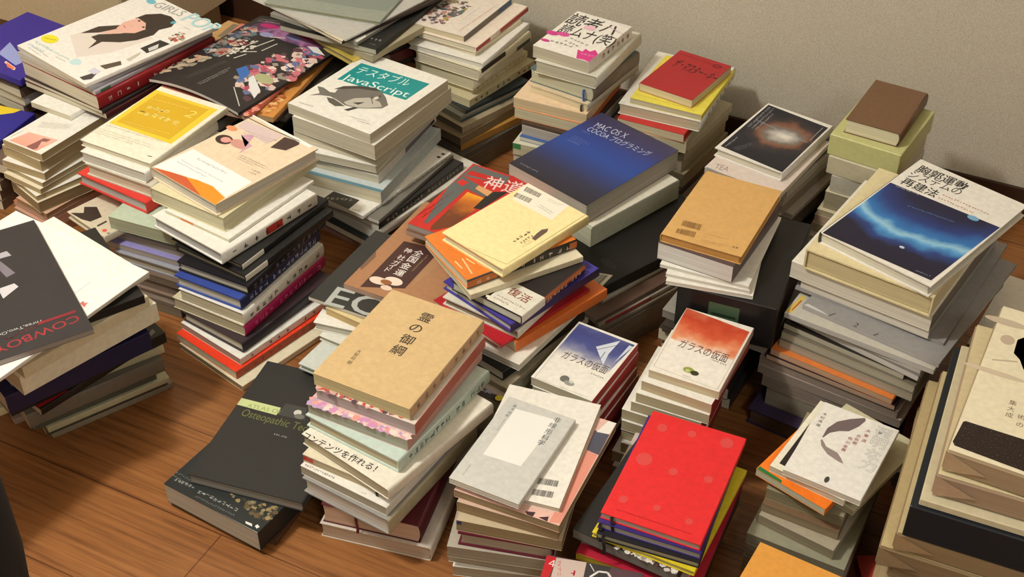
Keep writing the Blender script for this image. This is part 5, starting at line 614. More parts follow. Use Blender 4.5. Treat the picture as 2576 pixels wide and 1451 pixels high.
('comic_book','white comic with blue picture and grey fruit, on top of the blue comic pile','comic book','books stacked in the blue comic pile','pb',(0.1079,1.432,0.1295),-0.5368,0.1003,0.1451,0.0152,(240,236,226),(206,198,170),'BR',(160,34,42),{},(('M','blue_picture',[(3.1,140.7),(97.2,139.6),(91.2,63.5),(2.8,62.0)]),('P',(214,220,232),[(49.4,106.7),(74.5,137.6),(73.1,101.6),(77.5,76.0)]),('P',(206,214,230),[(90.5,135.0),(97.0,134.6),(89.2,91.5),(88.1,71.2)]),('S',(70,80,110),1,[(53.3,101.0),(81.0,132.1)]),('S',(70,80,110),1,[(66.7,103.4),(67.7,84.2)]),('T','ガラスの仮面',(70,56,50),(16.0,60.0),0.011,73.0,16.8,0),('G',(70,66,62),(69.8,49.8),(93.4,49.2),3.6,1),('E',(110,110,104),(43.9,21.3),7,7),('E',(150,150,144),(53.8,16.4),8,5),('E',(206,206,200),(55.4,20.1),3.5,3),('S',(170,164,150),0.5,[(1.9,141.2),(5.6,0.9),(90.8,4.0)]),('G',(170,166,160),(45.1,3.1),(54.1,3.1),2.2,1),)),
('comic_book','white comic with crimson spine, second from the top in the blue comic pile','comic book','books stacked in the blue comic pile','pb',(0.1099,1.43,0.1139),-0.5229,0.1003,0.1451,0.0154,(236,233,224),(206,198,170),'BR',(156,32,40),{},()),
('comic_book','white comic with crimson spine, third from the top in the blue comic pile','comic book','books stacked in the blue comic pile','pb',(0.1069,1.433,0.0981),-0.5438,0.1003,0.1451,0.0156,(236,233,224),(206,198,170),'BR',(156,32,40),{},()),
('comic_book','white comic with crimson spine, fourth from the top in the blue comic pile','comic book','books stacked in the blue comic pile','pb',(0.1099,1.43,0.0821),-0.5229,0.1003,0.1451,0.0157,(236,233,224),(206,198,170),'BR',(156,32,40),{},()),
('comic_book','white comic with crimson spine, fifth from the top in the blue comic pile','comic book','books stacked in the blue comic pile','pb',(0.1136,1.4315,0.0616),-0.5208,0.1,0.1448,0.0203,(236,233,224),(216,208,184),'BR',(140,30,38),{},()),
('comic_book','white comic with crimson spine, sixth from the top in the blue comic pile','comic book','books stacked in the blue comic pile','pb',(0.1062,1.4319,0.0411),-0.5559,0.1002,0.1421,0.0203,(236,233,224),(216,208,184),'BR',(140,30,38),{},()),
('comic_book','white comic with crimson spine, seventh from the top in the blue comic pile','comic book','books stacked in the blue comic pile','pb',(0.1082,1.4353,0.0205),-0.5053,0.0988,0.1432,0.0203,(236,233,224),(216,208,184),'BR',(140,30,38),{},()),
('comic_book','white comic with crimson spine, eighth from the top in the blue comic pile','comic book','books stacked in the blue comic pile','pb',(0.1135,1.4352,0),-0.5037,0.0992,0.143,0.0203,(236,233,224),(216,208,184),'BR',(140,30,38),{},()),
('comic_book','white comic with orange-red picture and round photo, on top of the red comic pile','comic book','books stacked in the red comic pile','pb',(0.2733,1.4129,0.17),-0.4566,0.1048,0.1528,0.0148,(240,234,224),(208,198,166),'BR',(196,170,160),{},(('M','orange_picture',[(0.7,152.4),(101.2,141.5),(100.3,70.5),(3.5,76.9)]),('T','ガラスの仮面',(80,50,44),(18.7,65.6),-0.039,73.8,17.9,0),('G',(60,56,52),(72.0,57.8),(98.2,55.2),3.9,1),('E',(150,160,74),(50.7,23.9),8,6),('E',(60,60,40),(60.7,21.2),6,5),('E',(196,200,150),(49.8,22.1),3,3),('S',(170,160,140),0.5,[(-0.4,154.1),(3.9,9.6),(100.1,3.1),(101.9,141.0)]),('G',(180,174,166),(47.2,9.4),(58.6,9.2),2.1,1),)),
('comic_book','white comic with reddish spine, second from the top in the red comic pile','comic book','books stacked in the red comic pile','pb',(0.2653,1.4033,0.1521),-0.486,0.1061,0.152,0.0177,(236,233,224),(200,188,154),'BR',(150,50,48),{},()),
('comic_book','white comic with reddish spine, third from the top in the red comic pile','comic book','books stacked in the red comic pile','pb',(0.2575,1.4012,0.1339),-0.4343,0.1094,0.152,0.0179,(236,233,224),(200,188,154),'BR',(150,50,48),{},()),
('comic_book','white comic with reddish spine, fourth from the top in the red comic pile','comic book','books stacked in the red comic pile','pb',(0.2496,1.4036,0.1156),-0.4298,0.1054,0.152,0.0181,(236,233,224),(200,188,154),'BR',(150,50,48),{},()),
('comic_book','white comic with reddish spine, fifth from the top in the red comic pile','comic book','books stacked in the red comic pile','pb',(0.2377,1.4065,0.0969),-0.4363,0.105,0.152,0.0184,(236,233,224),(200,188,154),'BR',(150,50,48),{},()),
('comic_book','white comic with reddish spine, sixth from the top in the red comic pile','comic book','books stacked in the red comic pile','pb',(0.2381,1.4033,0.078),-0.4363,0.105,0.152,0.0187,(236,233,224),(200,188,154),'BR',(150,50,48),{},()),
('comic_book','white comic with reddish spine, seventh from the top in the red comic pile','comic book','books stacked in the red comic pile','pb',(0.2389,1.4038,0.0588),-0.4363,0.105,0.152,0.0189,(236,233,224),(200,188,154),'BR',(150,50,48),{},()),
('comic_book','white comic with reddish spine, eighth from the top in the red comic pile','comic book','books stacked in the red comic pile','pb',(0.2389,1.3961,0.0395),-0.4363,0.105,0.152,0.0191,(236,233,224),(200,188,154),'BR',(150,50,48),{},()),
('comic_book','white comic with reddish spine, ninth from the top in the red comic pile','comic book','books stacked in the red comic pile','pb',(0.2273,1.3984,0.0199),-0.4363,0.105,0.152,0.0194,(236,233,224),(200,188,154),'BR',(150,50,48),{},()),
('comic_book','white comic with reddish spine, tenth from the top in the red comic pile','comic book','books stacked in the red comic pile','pb',(0.228,1.3874,0),-0.4363,0.105,0.152,0.0196,(236,233,224),(200,188,154),'BR',(150,50,48),{},()),
('notebook','bright red notebook with dust smudges, on top of the red-notebook pile','notebook','books stacked in the red-notebook pile','note',(0.218,1.2025,0.1356),-0.4175,0.1343,0.2056,0.0111,(226,44,48),(190,176,160),'BR',None,{'ribbon': ((28,24,26),0.12)},(('E',(214,74,72),(22.4,178.3),7,7.700000000000001),('E',(214,74,72),(19.6,111.9),11,12.100000000000001),('E',(214,74,72),(63.3,183.8),6,6.6000000000000005),('E',(214,74,72),(112.3,186.3),9,9.9),('E',(214,74,72),(62.6,105.9),6,6.6000000000000005),('E',(214,74,72),(109.3,111.7),6,6.6000000000000005),('E',(214,74,72),(19.0,33.0),6,6.6000000000000005),('E',(214,74,72),(63.6,36.5),5,5.5),('E',(214,74,72),(108.9,31.4),5,5.5),('G',(150,22,30),(17.0,11.9),(120.2,12.0),2.3,1),)),
('notebook','purple notebook, second from the top in the red-notebook pile','notebook','books stacked in the red-notebook pile','note',(0.2157,1.2018,0.1242),-0.3919,0.138,0.213,0.0112,(58,44,118),(176,170,158),'BR',None,{'ribbon': ((28,24,26),0.03)},()),
('notebook','black notebook with grey-green pages, third from the top in the red-notebook pile','notebook','books stacked in the red-notebook pile','note',(0.2117,1.1955,0.1142),-0.3657,0.1364,0.213,0.0098,(34,32,38),(176,172,150),'BR',None,{'ribbon': ((28,24,26),0.07)},()),
('notebook','yellow notebook, fourth from the top in the red-notebook pile','notebook','books stacked in the red-notebook pile','note',(0.2135,1.1861,0.1056),-0.4768,0.142,0.1975,0.0083,(226,204,44),(190,184,120),'BR',None,{},()),
('paperback_book','black paperback with white skull pattern, fifth from the top in the red-notebook pile','book','books stacked in the red-notebook pile','pb',(0.1991,1.1977,0.0884),-0.5258,0.15,0.212,0.017,(40,38,38),(120,114,108),'BR',None,{},(('C',[(206,200,194),(150,146,142),(226,222,216),(90,60,60)],80,7,[(57.6,-1.3),(77.2,13.3),(146.3,8.1),(146.4,-2.0),(102.8,-7.1)]),)),
('comic_book','white comic with red drawings, sixth from the top in the red-notebook pile','comic book','books stacked in the red-notebook pile','pb',(0.2041,1.2129,0.0757),-0.4189,0.15,0.212,0.0124,(222,206,196),(176,168,164),'BR',None,{},(('C',[(150,60,60),(206,150,140),(90,80,80),(236,226,220)],60,9,[(2.9,4.4),(-4.3,104.5),(4.0,103.8),(9.3,19.8)]),)),
('paperback_book','bright pink and yellow book, seventh from the top in the red-notebook pile','book','books stacked in the red-notebook pile','pb',(0.2072,1.2,0.0629),-0.4189,0.165,0.23,0.0125,(176,34,56),(206,180,60),'BR',None,{},(('P',(226,206,50),[(2.8,-10.8),(4.3,0.9),(35.5,-4.1),(32.3,-11.5)]),)),
('paperback_book','dark paperback, eighth from the top in the red-notebook pile','book','books stacked in the red-notebook pile','pb',(0.2088,1.2025,0.0419),-0.4187,0.1598,0.2206,0.0207,(60,54,52),(216,208,184),'BR',None,{},()),
('paperback_book','dark paperback, ninth from the top in the red-notebook pile','book','books stacked in the red-notebook pile','pb',(0.2076,1.2002,0.021),-0.4478,0.1536,0.2157,0.0207,(60,54,52),(216,208,184),'BR',None,{},()),
('paperback_book','dark paperback, tenth from the top in the red-notebook pile','book','books stacked in the red-notebook pile','pb',(0.2056,1.1978,0),-0.3873,0.15,0.2089,0.0207,(60,54,52),(216,208,184),'BR',None,{},()),
('paperback_book','white pocketbook with grey brush curve and outlined title, on top of the brush-curve pile','book','books stacked in the brush-curve pile','pb',(0.4432,1.2367,0.1502),-0.5515,0.1069,0.1513,0.0095,(240,237,230),(220,212,194),'BR',None,{},(('P',(112,98,98),[(22.2,82.4),(21.8,103.8),(28.8,123.1),(42.3,137.3),(58.6,149.9),(61.4,145.1),(57.3,129.4),(48.9,113.4),(37.2,106.8),(27.8,96.8),(24.1,85.3)]),('P',(150,134,130),[(22.0,78.0),(24.1,79.6),(33.3,69.7),(50.1,66.7),(57.6,59.7),(64.2,51.4),(58.0,51.6),(39.9,56.9),(27.1,67.5)]),('V','透明な力',(150,150,146),[(90.0,134.9),(90.9,113.2),(91.9,88.5),(92.8,65.1)],23.4,2),('V','透明な力',(238,236,230),[(90.0,134.9),(90.9,113.2),(91.9,88.5),(92.8,65.1)],23.4,0),('V','木村達雄',(90,88,84),[(9.1,127.7),(8.6,119.4),(8.7,111.4),(9.2,102.9)],6.2,0),('V','佐川幸義',(150,52,60),[(55.5,101.4),(55.3,91.9),(55.2,83.3),(55.4,76.3)],6.7,0),('V','合気術',(150,52,60),[(63.7,111.7),(63.4,103.7),(63.5,96.1)],6.8,0),('V','大東流',(150,52,60),[(71.5,127.7),(71.9,117.6),(72.5,106.8)],7.0,0),('E',(70,68,64),(56.0,12.7),3,6),)),
('paperback_book','white pocketbook with black triangle, second from the top in the brush-curve pile','book','books stacked in the brush-curve pile','pb',(0.4332,1.248,0.1396),-0.6236,0.107,0.155,0.0104,(238,234,216),(206,198,174),'BR',None,{},(('P',(44,36,34),[(7.8,106.5),(18.1,10.3),(8.4,10.9)]),)),
('paperback_book','orange paperback with green edge, third from the top in the brush-curve pile','book','books stacked in the brush-curve pile','pb',(0.4204,1.242,0.1273),-0.7418,0.1073,0.156,0.012,(242,126,36),(196,194,170),'BR',None,{},(('P',(40,116,62),[(0.8,0.2),(1.5,6.9),(37.6,5.0),(39.4,-0.9)]),)),
('paperback_book','cream paperback poking out at the right, fourth from the top in the brush-curve pile','book','books stacked in the brush-curve pile','pb',(0.4634,1.2585,0.1181),-0.7708,0.12,0.168,0.009,(206,200,168),(176,170,140),'BR',None,{},()),
('paperback_book','grey-green paperback, fifth from the top in the brush-curve pile','book','books stacked in the brush-curve pile','pb',(0.4294,1.2535,0.0994),-0.4986,0.1067,0.168,0.0184,(150,144,116),(140,132,104),'BR',None,{},()),
('paperback_book','brown-topped paperback with frayed ribbon, sixth from the top in the brush-curve pile','book','books stacked in the brush-curve pile','pb',(0.4244,1.2426,0.0852),-0.5042,0.1065,0.168,0.0139,(120,96,72),(146,132,106),'BR',None,{},()),
('paperback_book','pale paperback, seventh from the top in the brush-curve pile','book','books stacked in the brush-curve pile','pb',(0.427,1.2256,0.0677),-0.6179,0.1087,0.17,0.0173,(170,162,140),(150,140,116),'BR',None,{},()),
('paperback_book','grey-green paperback at the bottom, eighth from the top in the brush-curve pile','book','books stacked in the brush-curve pile','pb',(0.4189,1.2187,0.0483),-0.493,0.1346,0.18,0.0191,(150,148,126),(130,124,104),'BR',None,{},()),
('paperback_book','grey paperback, ninth from the top in the brush-curve pile','book','books stacked in the brush-curve pile','pb',(0.4183,1.2189,0.0242),-0.4601,0.1346,0.1771,0.0239,(140,134,116),(130,122,104),'BR',None,{},()),
('paperback_book','grey paperback, tenth from the top in the brush-curve pile','book','books stacked in the brush-curve pile','pb',(0.4162,1.2196,0),-0.4626,0.1329,0.1793,0.0239,(140,134,116),(130,122,104),'BR',None,{},()),
('wrapped_book','large white book with ink face and black textured label, on top of the kraft-wrapped pile','book','books stacked in the kraft-wrapped pile','wrap',(0.6716,1.1556,0.2938),-0.4902,0.215,0.3032,0.0329,(232,222,192),(168,146,116),'TL',None,{},(('P',(110,84,74),[(33.6,211.6),(32.6,240.0),(41.2,252.0),(55.9,176.9),(49.8,187.5),(42.9,202.4)]),('E',(196,180,156),(12.9,269.0),28,7),('E',(190,172,150),(21.5,234.0),9,10),('E',(206,190,164),(21.5,162.9),40,5),('S',(190,176,150),3,[(12.5,186.0),(41.3,196.8)]),('V','集大成',(110,96,74),[(52.0,117.8),(52.1,105.9),(52.3,94.2)],9.8,0),('V','術の',(110,96,74),[(65.8,97.2),(66.7,82.9)],9.7,0),('M','speckled_black',[(6.4,56.6),(9.1,58.9),(83.7,60.4),(94.0,7.4),(6.7,11.7),(3.3,17.0)]),)),
('wrapped_book','kraft-paper-wrapped book, second from the top in the kraft-wrapped pile','book','books stacked in the kraft-wrapped pile','wrap',(0.6586,1.1588,0.2598),-0.4189,0.216,0.302,0.0338,(214,200,160),(166,142,118),'BR',None,{},()),
('box','clear-film-wrapped thin cream case, third from the top in the kraft-wrapped pile','box','books stacked in the kraft-wrapped pile','box',(0.6498,1.1513,0.2487),-0.4189,0.226,0.305,0.0108,(206,196,164),(150,136,112),'BR',None,{},()),
('box','large dark navy box, fourth from the top in the kraft-wrapped pile','box','books stacked in the kraft-wrapped pile','box',(0.649,1.1532,0.196),-0.4189,0.24,0.318,0.0524,(26,32,38),(24,26,28),'BR',None,{},()),
('wrapped_book','wide kraft-wrapped book, fifth from the top in the kraft-wrapped pile','book','books stacked in the kraft-wrapped pile','wrap',(0.6474,1.1583,0.1667),-0.4189,0.248,0.324,0.0291,(206,188,142),(150,126,94),'BR',None,{},()),
('wrapped_book','widest kraft-wrapped book, sixth from the top in the kraft-wrapped pile','book','books stacked in the kraft-wrapped pile','wrap',(0.6415,1.1643,0.132),-0.4189,0.262,0.334,0.0344,(190,172,128),(140,118,88),'BR',None,{},()),
('hardcover_book','kraft-wrapped book, seventh from the top in the kraft-wrapped pile','book','books stacked in the kraft-wrapped pile','hc',(0.6496,1.1633,0.11),-0.3998,0.2462,0.3119,0.0218,(168,146,112),(160,138,106),'BR',None,{},()),
('hardcover_book','kraft-wrapped book, eighth from the top in the kraft-wrapped pile','book','books stacked in the kraft-wrapped pile','hc',(0.6455,1.1686,0.088),-0.3821,0.2601,0.3329,0.0218,(168,146,112),(160,138,106),'BR',None,{},()),
('hardcover_book','kraft-wrapped book, ninth from the top in the kraft-wrapped pile','book','books stacked in the kraft-wrapped pile','hc',(0.6443,1.1693,0.066),-0.4113,0.2618,0.3321,0.0218,(168,146,112),(160,138,106),'BR',None,{},()),
('hardcover_book','kraft-wrapped book, tenth from the top in the kraft-wrapped pile','book','books stacked in the kraft-wrapped pile','hc',(0.6448,1.1661,0.044),-0.4061,0.2602,0.3322,0.0218,(168,146,112),(160,138,106),'BR',None,{},()),
('hardcover_book','kraft-wrapped book, eleventh from the top in the kraft-wrapped pile','book','books stacked in the kraft-wrapped pile','hc',(0.6363,1.133,0.022),-0.4402,0.2103,0.2683,0.0218,(168,146,112),(160,138,106),'BR',None,{},()),
('hardcover_book','kraft-wrapped book, twelfth from the top in the kraft-wrapped pile','book','books stacked in the kraft-wrapped pile','hc',(0.6955,1.1528,0),-0.408,0.151,0.1916,0.0218,(168,146,112),(160,138,106),'BR',None,{},()),
('paperback_book','white book with brown lower half, on top of the white-and-brown pair beside the kraft pile','book','books stacked in the white-and-brown pair beside the kraft pile','pb',(0.7896,1.5154,0.1345),-0.576,0.14,0.2,0.0123,(226,220,204),(150,130,100),'BR',None,{},()),
('paperback_book','brown paperback, second from the top in the white-and-brown pair beside the kraft pile','book','books stacked in the white-and-brown pair beside the kraft pile','pb',(0.7865,1.5121,0.1186),-0.576,0.14,0.2,0.0156,(120,100,74),(110,92,70),'BR',None,{},()),
('paperback_book','brown paperback, third from the top in the white-and-brown pair beside the kraft pile','book','books stacked in the white-and-brown pair beside the kraft pile','pb',(0.7897,1.5174,0.0989),-0.5425,0.1387,0.1979,0.0195,(120,100,74),(110,92,70),'BR',None,{},()),
('paperback_book','brown paperback, fourth from the top in the white-and-brown pair beside the kraft pile','book','books stacked in the white-and-brown pair beside the kraft pile','pb',(0.7874,1.5152,0.0791),-0.5334,0.1393,0.1998,0.0195,(120,100,74),(110,92,70),'BR',None,{},()),
('paperback_book','brown paperback, fifth from the top in the white-and-brown pair beside the kraft pile','book','books stacked in the white-and-brown pair beside the kraft pile','pb',(0.7882,1.5151,0.0593),-0.572,0.1388,0.1993,0.0195,(120,100,74),(110,92,70),'BR',None,{},()),
('paperback_book','brown paperback, sixth from the top in the white-and-brown pair beside the kraft pile','book','books stacked in the white-and-brown pair beside the kraft pile','pb',(0.7901,1.518,0.0395),-0.5514,0.1261,0.1806,0.0195,(120,100,74),(110,92,70),'BR',None,{},()),
('paperback_book','brown paperback, seventh from the top in the white-and-brown pair beside the kraft pile','book','books stacked in the white-and-brown pair beside the kraft pile','pb',(0.7875,1.5218,0.0198),-0.5475,0.1308,0.1882,0.0195,(120,100,74),(110,92,70),'BR',None,{},()),
('paperback_book','brown paperback, eighth from the top in the white-and-brown pair beside the kraft pile','book','books stacked in the white-and-brown pair beside the kraft pile','pb',(0.7901,1.5166,0),-0.5653,0.1358,0.1919,0.0195,(120,100,74),(110,92,70),'BR',None,{},()),
('paperback_book','dark red paperback, on top of the lilac pair behind the brush-curve pile','book','books stacked in the lilac pair behind the brush-curve pile','pb',(0.6467,1.387,0.0312),-0.4189,0.12,0.175,0.0105,(84,36,30),(120,100,96),'BR',None,{},()),
('paperback_book','lilac-white paperback lying on the floor, second in the lilac pair behind the brush-curve pile','book','books stacked in the lilac pair behind the brush-curve pile','pb',(0.648,1.3771,0),-0.4189,0.124,0.178,0.031,(176,168,178),(150,142,146),'BR',None,{},()),
('comic_book','shrink-wrapped comic with red corner label, atop the shrink-wrapped comic pile at the bottom edge','comic book','books stacked in the shrink-wrapped comic pile at the bottom edge','pb',(0.0869,1.0125,0.0727),-0.2443,0.128,0.182,0.014,(92,70,76),(216,208,184),'BR',None,{},(('P',(196,40,48),[(0.5,181.0),(13.1,180.1),(10.5,137.4),(-0.4,134.7)]),('P',(206,186,176),[(13.1,180.1),(52.8,182.7),(53.8,148.5),(13.2,138.1)]),('T','TVアニメ化',(196,60,80),(15.6,175.5),-1.351,42.6,4.9,0),('V','４',(240,232,226),[(9.7,169.3)],14.3,1),('G',(190,30,60),(35.0,156.4),(52.0,157.1),9.7,1),('P',(60,56,58),[(53.1,183.2),(85.3,184.8),(79.6,155.0),(54.5,148.6)]),('S',(232,228,224),3,[(61.6,159.3),(70.7,171.0),(82.0,172.0),(87.4,165.9)]),('S',(226,222,220),1.2,[(57.3,180.5),(65.3,169.6)]),)),  # pale strokes over the dark picture paint the shine of the shrink-wrap
('comic_book','comic with grey pages, second in the shrink-wrapped comic pile at the bottom edge','comic book','books stacked in the shrink-wrapped comic pile at the bottom edge','pb',(0.0863,1.0204,0.0567),-0.2443,0.128,0.182,0.0158,(130,120,110),(216,208,184),'BR',None,{},()),
('comic_book','grey comic, third from the top in the shrink-wrapped comic pile at the bottom edge','comic book','books stacked in the shrink-wrapped comic pile at the bottom edge','pb',(0.0826,1.0233,0.0378),-0.2753,0.1273,0.1793,0.0186,(150,140,130),(216,208,184),'BR',None,{},()),
('comic_book','grey comic, fourth from the top in the shrink-wrapped comic pile at the bottom edge','comic book','books stacked in the shrink-wrapped comic pile at the bottom edge','pb',(0.0876,1.0244,0.0189),-0.262,0.1234,0.1748,0.0186,(150,140,130),(216,208,184),'BR',None,{},()),
('comic_book','grey comic, fifth from the top in the shrink-wrapped comic pile at the bottom edge','comic book','books stacked in the shrink-wrapped comic pile at the bottom edge','pb',(0.0826,1.0229,0),-0.2029,0.1265,0.1794,0.0186,(150,140,130),(216,208,184),'BR',None,{},()),
('jacketed_book','plain orange kraft-covered book, on top of the orange-envelope pile at the bottom edge','book','books stacked in the orange-envelope pile at the bottom edge','soft',(0.3236,0.9586,0.1303),-0.5411,0.15,0.21,0.0165,(222,156,70),(206,140,60),'BR',None,{},()),
('paperback_book','grey paperback, second from the top in the orange-envelope pile at the bottom edge','book','books stacked in the orange-envelope pile at the bottom edge','pb',(0.327,0.9682,0.1118),-0.5411,0.148,0.208,0.0182,(150,147,140),(216,208,184),'BR',None,{},()),
('paperback_book','grey paperback, third from the top in the orange-envelope pile at the bottom edge','book','books stacked in the orange-envelope pile at the bottom edge','pb',(0.3254,0.9723,0.0895),-0.5158,0.1466,0.2067,0.0221,(150,147,140),(216,208,184),'BR',None,{},()),
('paperback_book','grey paperback, fourth from the top in the orange-envelope pile at the bottom edge','book','books stacked in the orange-envelope pile at the bottom edge','pb',(0.3244,0.9683,0.0671),-0.5073,0.1461,0.2072,0.0221,(150,147,140),(216,208,184),'BR',None,{},()),
('paperback_book','grey paperback, fifth from the top in the orange-envelope pile at the bottom edge','book','books stacked in the orange-envelope pile at the bottom edge','pb',(0.329,0.9706,0.0447),-0.5299,0.1463,0.207,0.0221,(150,147,140),(216,208,184),'BR',None,{},()),
('paperback_book','grey paperback, sixth from the top in the orange-envelope pile at the bottom edge','book','books stacked in the orange-envelope pile at the bottom edge','pb',(0.328,0.9697,0.0224),-0.5401,0.1479,0.2072,0.0221,(150,147,140),(216,208,184),'BR',None,{},()),
('paperback_book','grey paperback, seventh from the top in the orange-envelope pile at the bottom edge','book','books stacked in the orange-envelope pile at the bottom edge','pb',(0.3253,0.9737,0),-0.5731,0.1465,0.2077,0.0221,(150,147,140),(216,208,184),'BR',None,{},()),
('paperback_book','red-brown book, on top of the red book on the floor at the bottom edge','book','books stacked in the red book on the floor at the bottom edge','pb',(0.5295,1.086,0),0,0.115,0.17,0.0215,(170,62,48),(130,50,44),'BR',None,{},()),
('magazine','black photo book with red and white upside-down lettering, on top of the black-photo-book pile','magazine','books stacked in the black-photo-book pile','mag',(-0.7569,1.4256,0.2516),-1.024,0.2995,0.25,0.0082,(52,49,50),(176,166,160),'TL',None,{},(('T','COWBOY BEBOP',(150,48,54),(257.6,239.3),-1.465,201.9,15.1,1),('T','Three,Two,One',(206,204,200),(243.2,196.0),-1.569,66.6,6.1,0),('P',(130,40,46),[(246.5,241.8),(252.1,239.4),(252.7,187.7),(246.9,188.5)]),('G',(120,36,42),(250.7,186.7),(257.1,134.7),6.9,1),('P',(176,172,180),[(59.8,184.4),(59.4,194.1),(73.9,197.5),(73.3,181.0)]),('P',(206,202,206),[(143.6,163.3),(142.6,183.6),(153.4,186.9),(169.8,161.2),(153.7,160.7)]),('P',(120,114,124),[(78.7,179.7),(119.1,191.3),(123.0,177.8),(102.5,173.7)]),)),
('magazine','large white magazine with small red mark, second from the top in the black-photo-book pile','magazine','books stacked in the black-photo-book pile','mag',(-0.7499,1.4173,0.2452),-0.567,0.2842,0.38,0.0061,(244,240,232),(206,200,190),'BR',None,{},(('S',(150,150,150),0.6,[(231.9,287.5),(230.2,317.1)]),('P',(206,110,100),[(254.4,274.9),(254.6,280.8),(259.6,278.2),(263.2,282.0),(264.6,275.6),(267.6,271.8),(262.3,272.7)]),)),
('magazine','white sheet folder, third from the top in the black-photo-book pile','magazine','books stacked in the black-photo-book pile','mag',(-0.7384,1.4277,0.2388),-0.6778,0.2299,0.38,0.0062,(240,236,226),(206,200,190),'BR',None,{},()),
('paperback_book','black paperback, fourth from the top in the black-photo-book pile','book','books stacked in the black-photo-book pile','pb',(-0.7096,1.4619,0.2241),-0.9774,0.2,0.3,0.0144,(36,34,32),(206,198,170),'BR',None,{},()),
('paperback_book','cream book with stained edge and faint lettering, fifth from the top in the black-photo-book pile','book','books stacked in the black-photo-book pile','pb',(-0.6697,1.4624,0.2042),-0.7125,0.19,0.2083,0.0196,(226,216,184),(196,186,152),'BR',None,{},()),
('paperback_book','white paperback with cream pages, sixth from the top in the black-photo-book pile','book','books stacked in the black-photo-book pile','pb',(-0.6688,1.4707,0.1705),-0.7477,0.19,0.2238,0.0334,(240,234,212),(196,186,156),'BR',None,{},()),
('magazine','thin black magazine, seventh from the top in the black-photo-book pile','magazine','books stacked in the black-photo-book pile','mag',(-0.6772,1.4904,0.1637),-0.8766,0.19,0.2183,0.0066,(44,40,42),(186,178,164),'BR',None,{},()),
('paperback_book','thick grey-white book with navy cover, eighth from the top in the black-photo-book pile','book','books stacked in the black-photo-book pile','pb',(-0.6816,1.471,0.1308),-0.8766,0.19,0.2211,0.0326,(36,34,70),(176,166,154),'BR',None,{},()),
('paperback_book','black paperback with grey label at its end, ninth from the top in the black-photo-book pile','book','books stacked in the black-photo-book pile','pb',(-0.6817,1.4962,0.1113),-0.8515,0.19,0.2486,0.0192,(34,32,30),(190,182,160),'BR',None,{},(('P',(120,118,112),[(176.4,228.6),(169.3,238.1),(179.0,239.0),(183.1,229.1)]),)),
('magazine','slim black book with red front end, tenth from the top in the black-photo-book pile','magazine','books stacked in the black-photo-book pile','mag',(-0.694,1.4912,0.0987),-0.6833,0.195,0.1837,0.0123,(34,32,30),(176,168,150),'BR',None,{},(('P',(176,36,40),[(166.0,1.5),(174.0,50.4),(192.6,48.9),(190.7,1.1)]),)),
('magazine','cream-edged magazine, eleventh from the top in the black-photo-book pile','magazine','books stacked in the black-photo-book pile','mag',(-0.7058,1.5122,0.0843),-0.9774,0.19,0.285,0.0142,(206,200,166),(200,192,160),'BR',None,{},()),
('magazine','grey-brown magazine with notched edge, twelfth from the top in the black-photo-book pile','magazine','books stacked in the black-photo-book pile','mag',(-0.6795,1.5146,0.0568),-0.9268,0.195,0.2139,0.0272,(120,112,100),(176,164,142),'BR',None,{},()),
('magazine','pinkish-edged magazine, thirteenth from the top in the black-photo-book pile','magazine','books stacked in the black-photo-book pile','mag',(-0.7121,1.5286,0.0456),-0.9774,0.195,0.195,0.0109,(150,134,124),(186,168,152),'BR',None,{},()),
('magazine','thin green-grey magazine, fourteenth from the top in the black-photo-book pile','magazine','books stacked in the black-photo-book pile','mag',(-0.69,1.5289,0.0343),-0.9425,0.195,0.195,0.011,(90,92,80),(180,170,146),'BR',None,{},()),
('magazine','thin cream magazine, fifteenth from the top in the black-photo-book pile','magazine','books stacked in the black-photo-book pile','mag',(-0.6728,1.5352,0.023),-0.9425,0.195,0.195,0.0111,(196,190,156),(190,182,150),'BR',None,{},()),
('magazine','dark magazine, sixteenth from the top in the black-photo-book pile','magazine','books stacked in the black-photo-book pile','mag',(-0.6793,1.5405,0.0115),-0.9425,0.195,0.195,0.0112,(80,76,64),(180,170,144),'BR',None,{},()),
('magazine','worn magazine on the floor, seventeenth from the top in the black-photo-book pile','magazine','books stacked in the black-photo-book pile','mag',(-0.6736,1.5468,0),-0.9425,0.195,0.195,0.0113,(150,140,120),(176,164,142),'BR',None,{},()),
('jacketed_book','black atlas with pale green title band, atop the black atlas pile on the floor','book','books stacked in the black atlas pile on the floor','soft',(-0.3334,1.3716,0.0455),-0.3103,0.1782,0.2523,0.0176,(44,43,42),(150,146,140),'BR',(40,40,40),{},(('P',(198,208,150),[(-1.4,164.3),(66.0,163.3),(66.4,146.7),(-0.3,149.1)]),('T','ATLAS OF',(140,160,96),(15.8,148.9),0.034,55.7,7.9,0),('T','Osteopathic Techniques',(110,116,66),(15.5,130.0),-0.017,154.9,14.8,0),('P',(66,66,64),[(68.4,174.0),(103.1,174.9),(111.2,149.8),(68.1,148.0)]),('E',(206,204,196),(94.2,161.4),6,6),('E',(110,108,104),(100.0,154.7),8,5),('G',(190,188,182),(79.5,108.8),(101.9,107.8),3.7,1),('P',(120,130,190),[(-7.5,38.4),(-2.6,62.0),(-0.9,55.6),(-0.5,38.4)]),)),
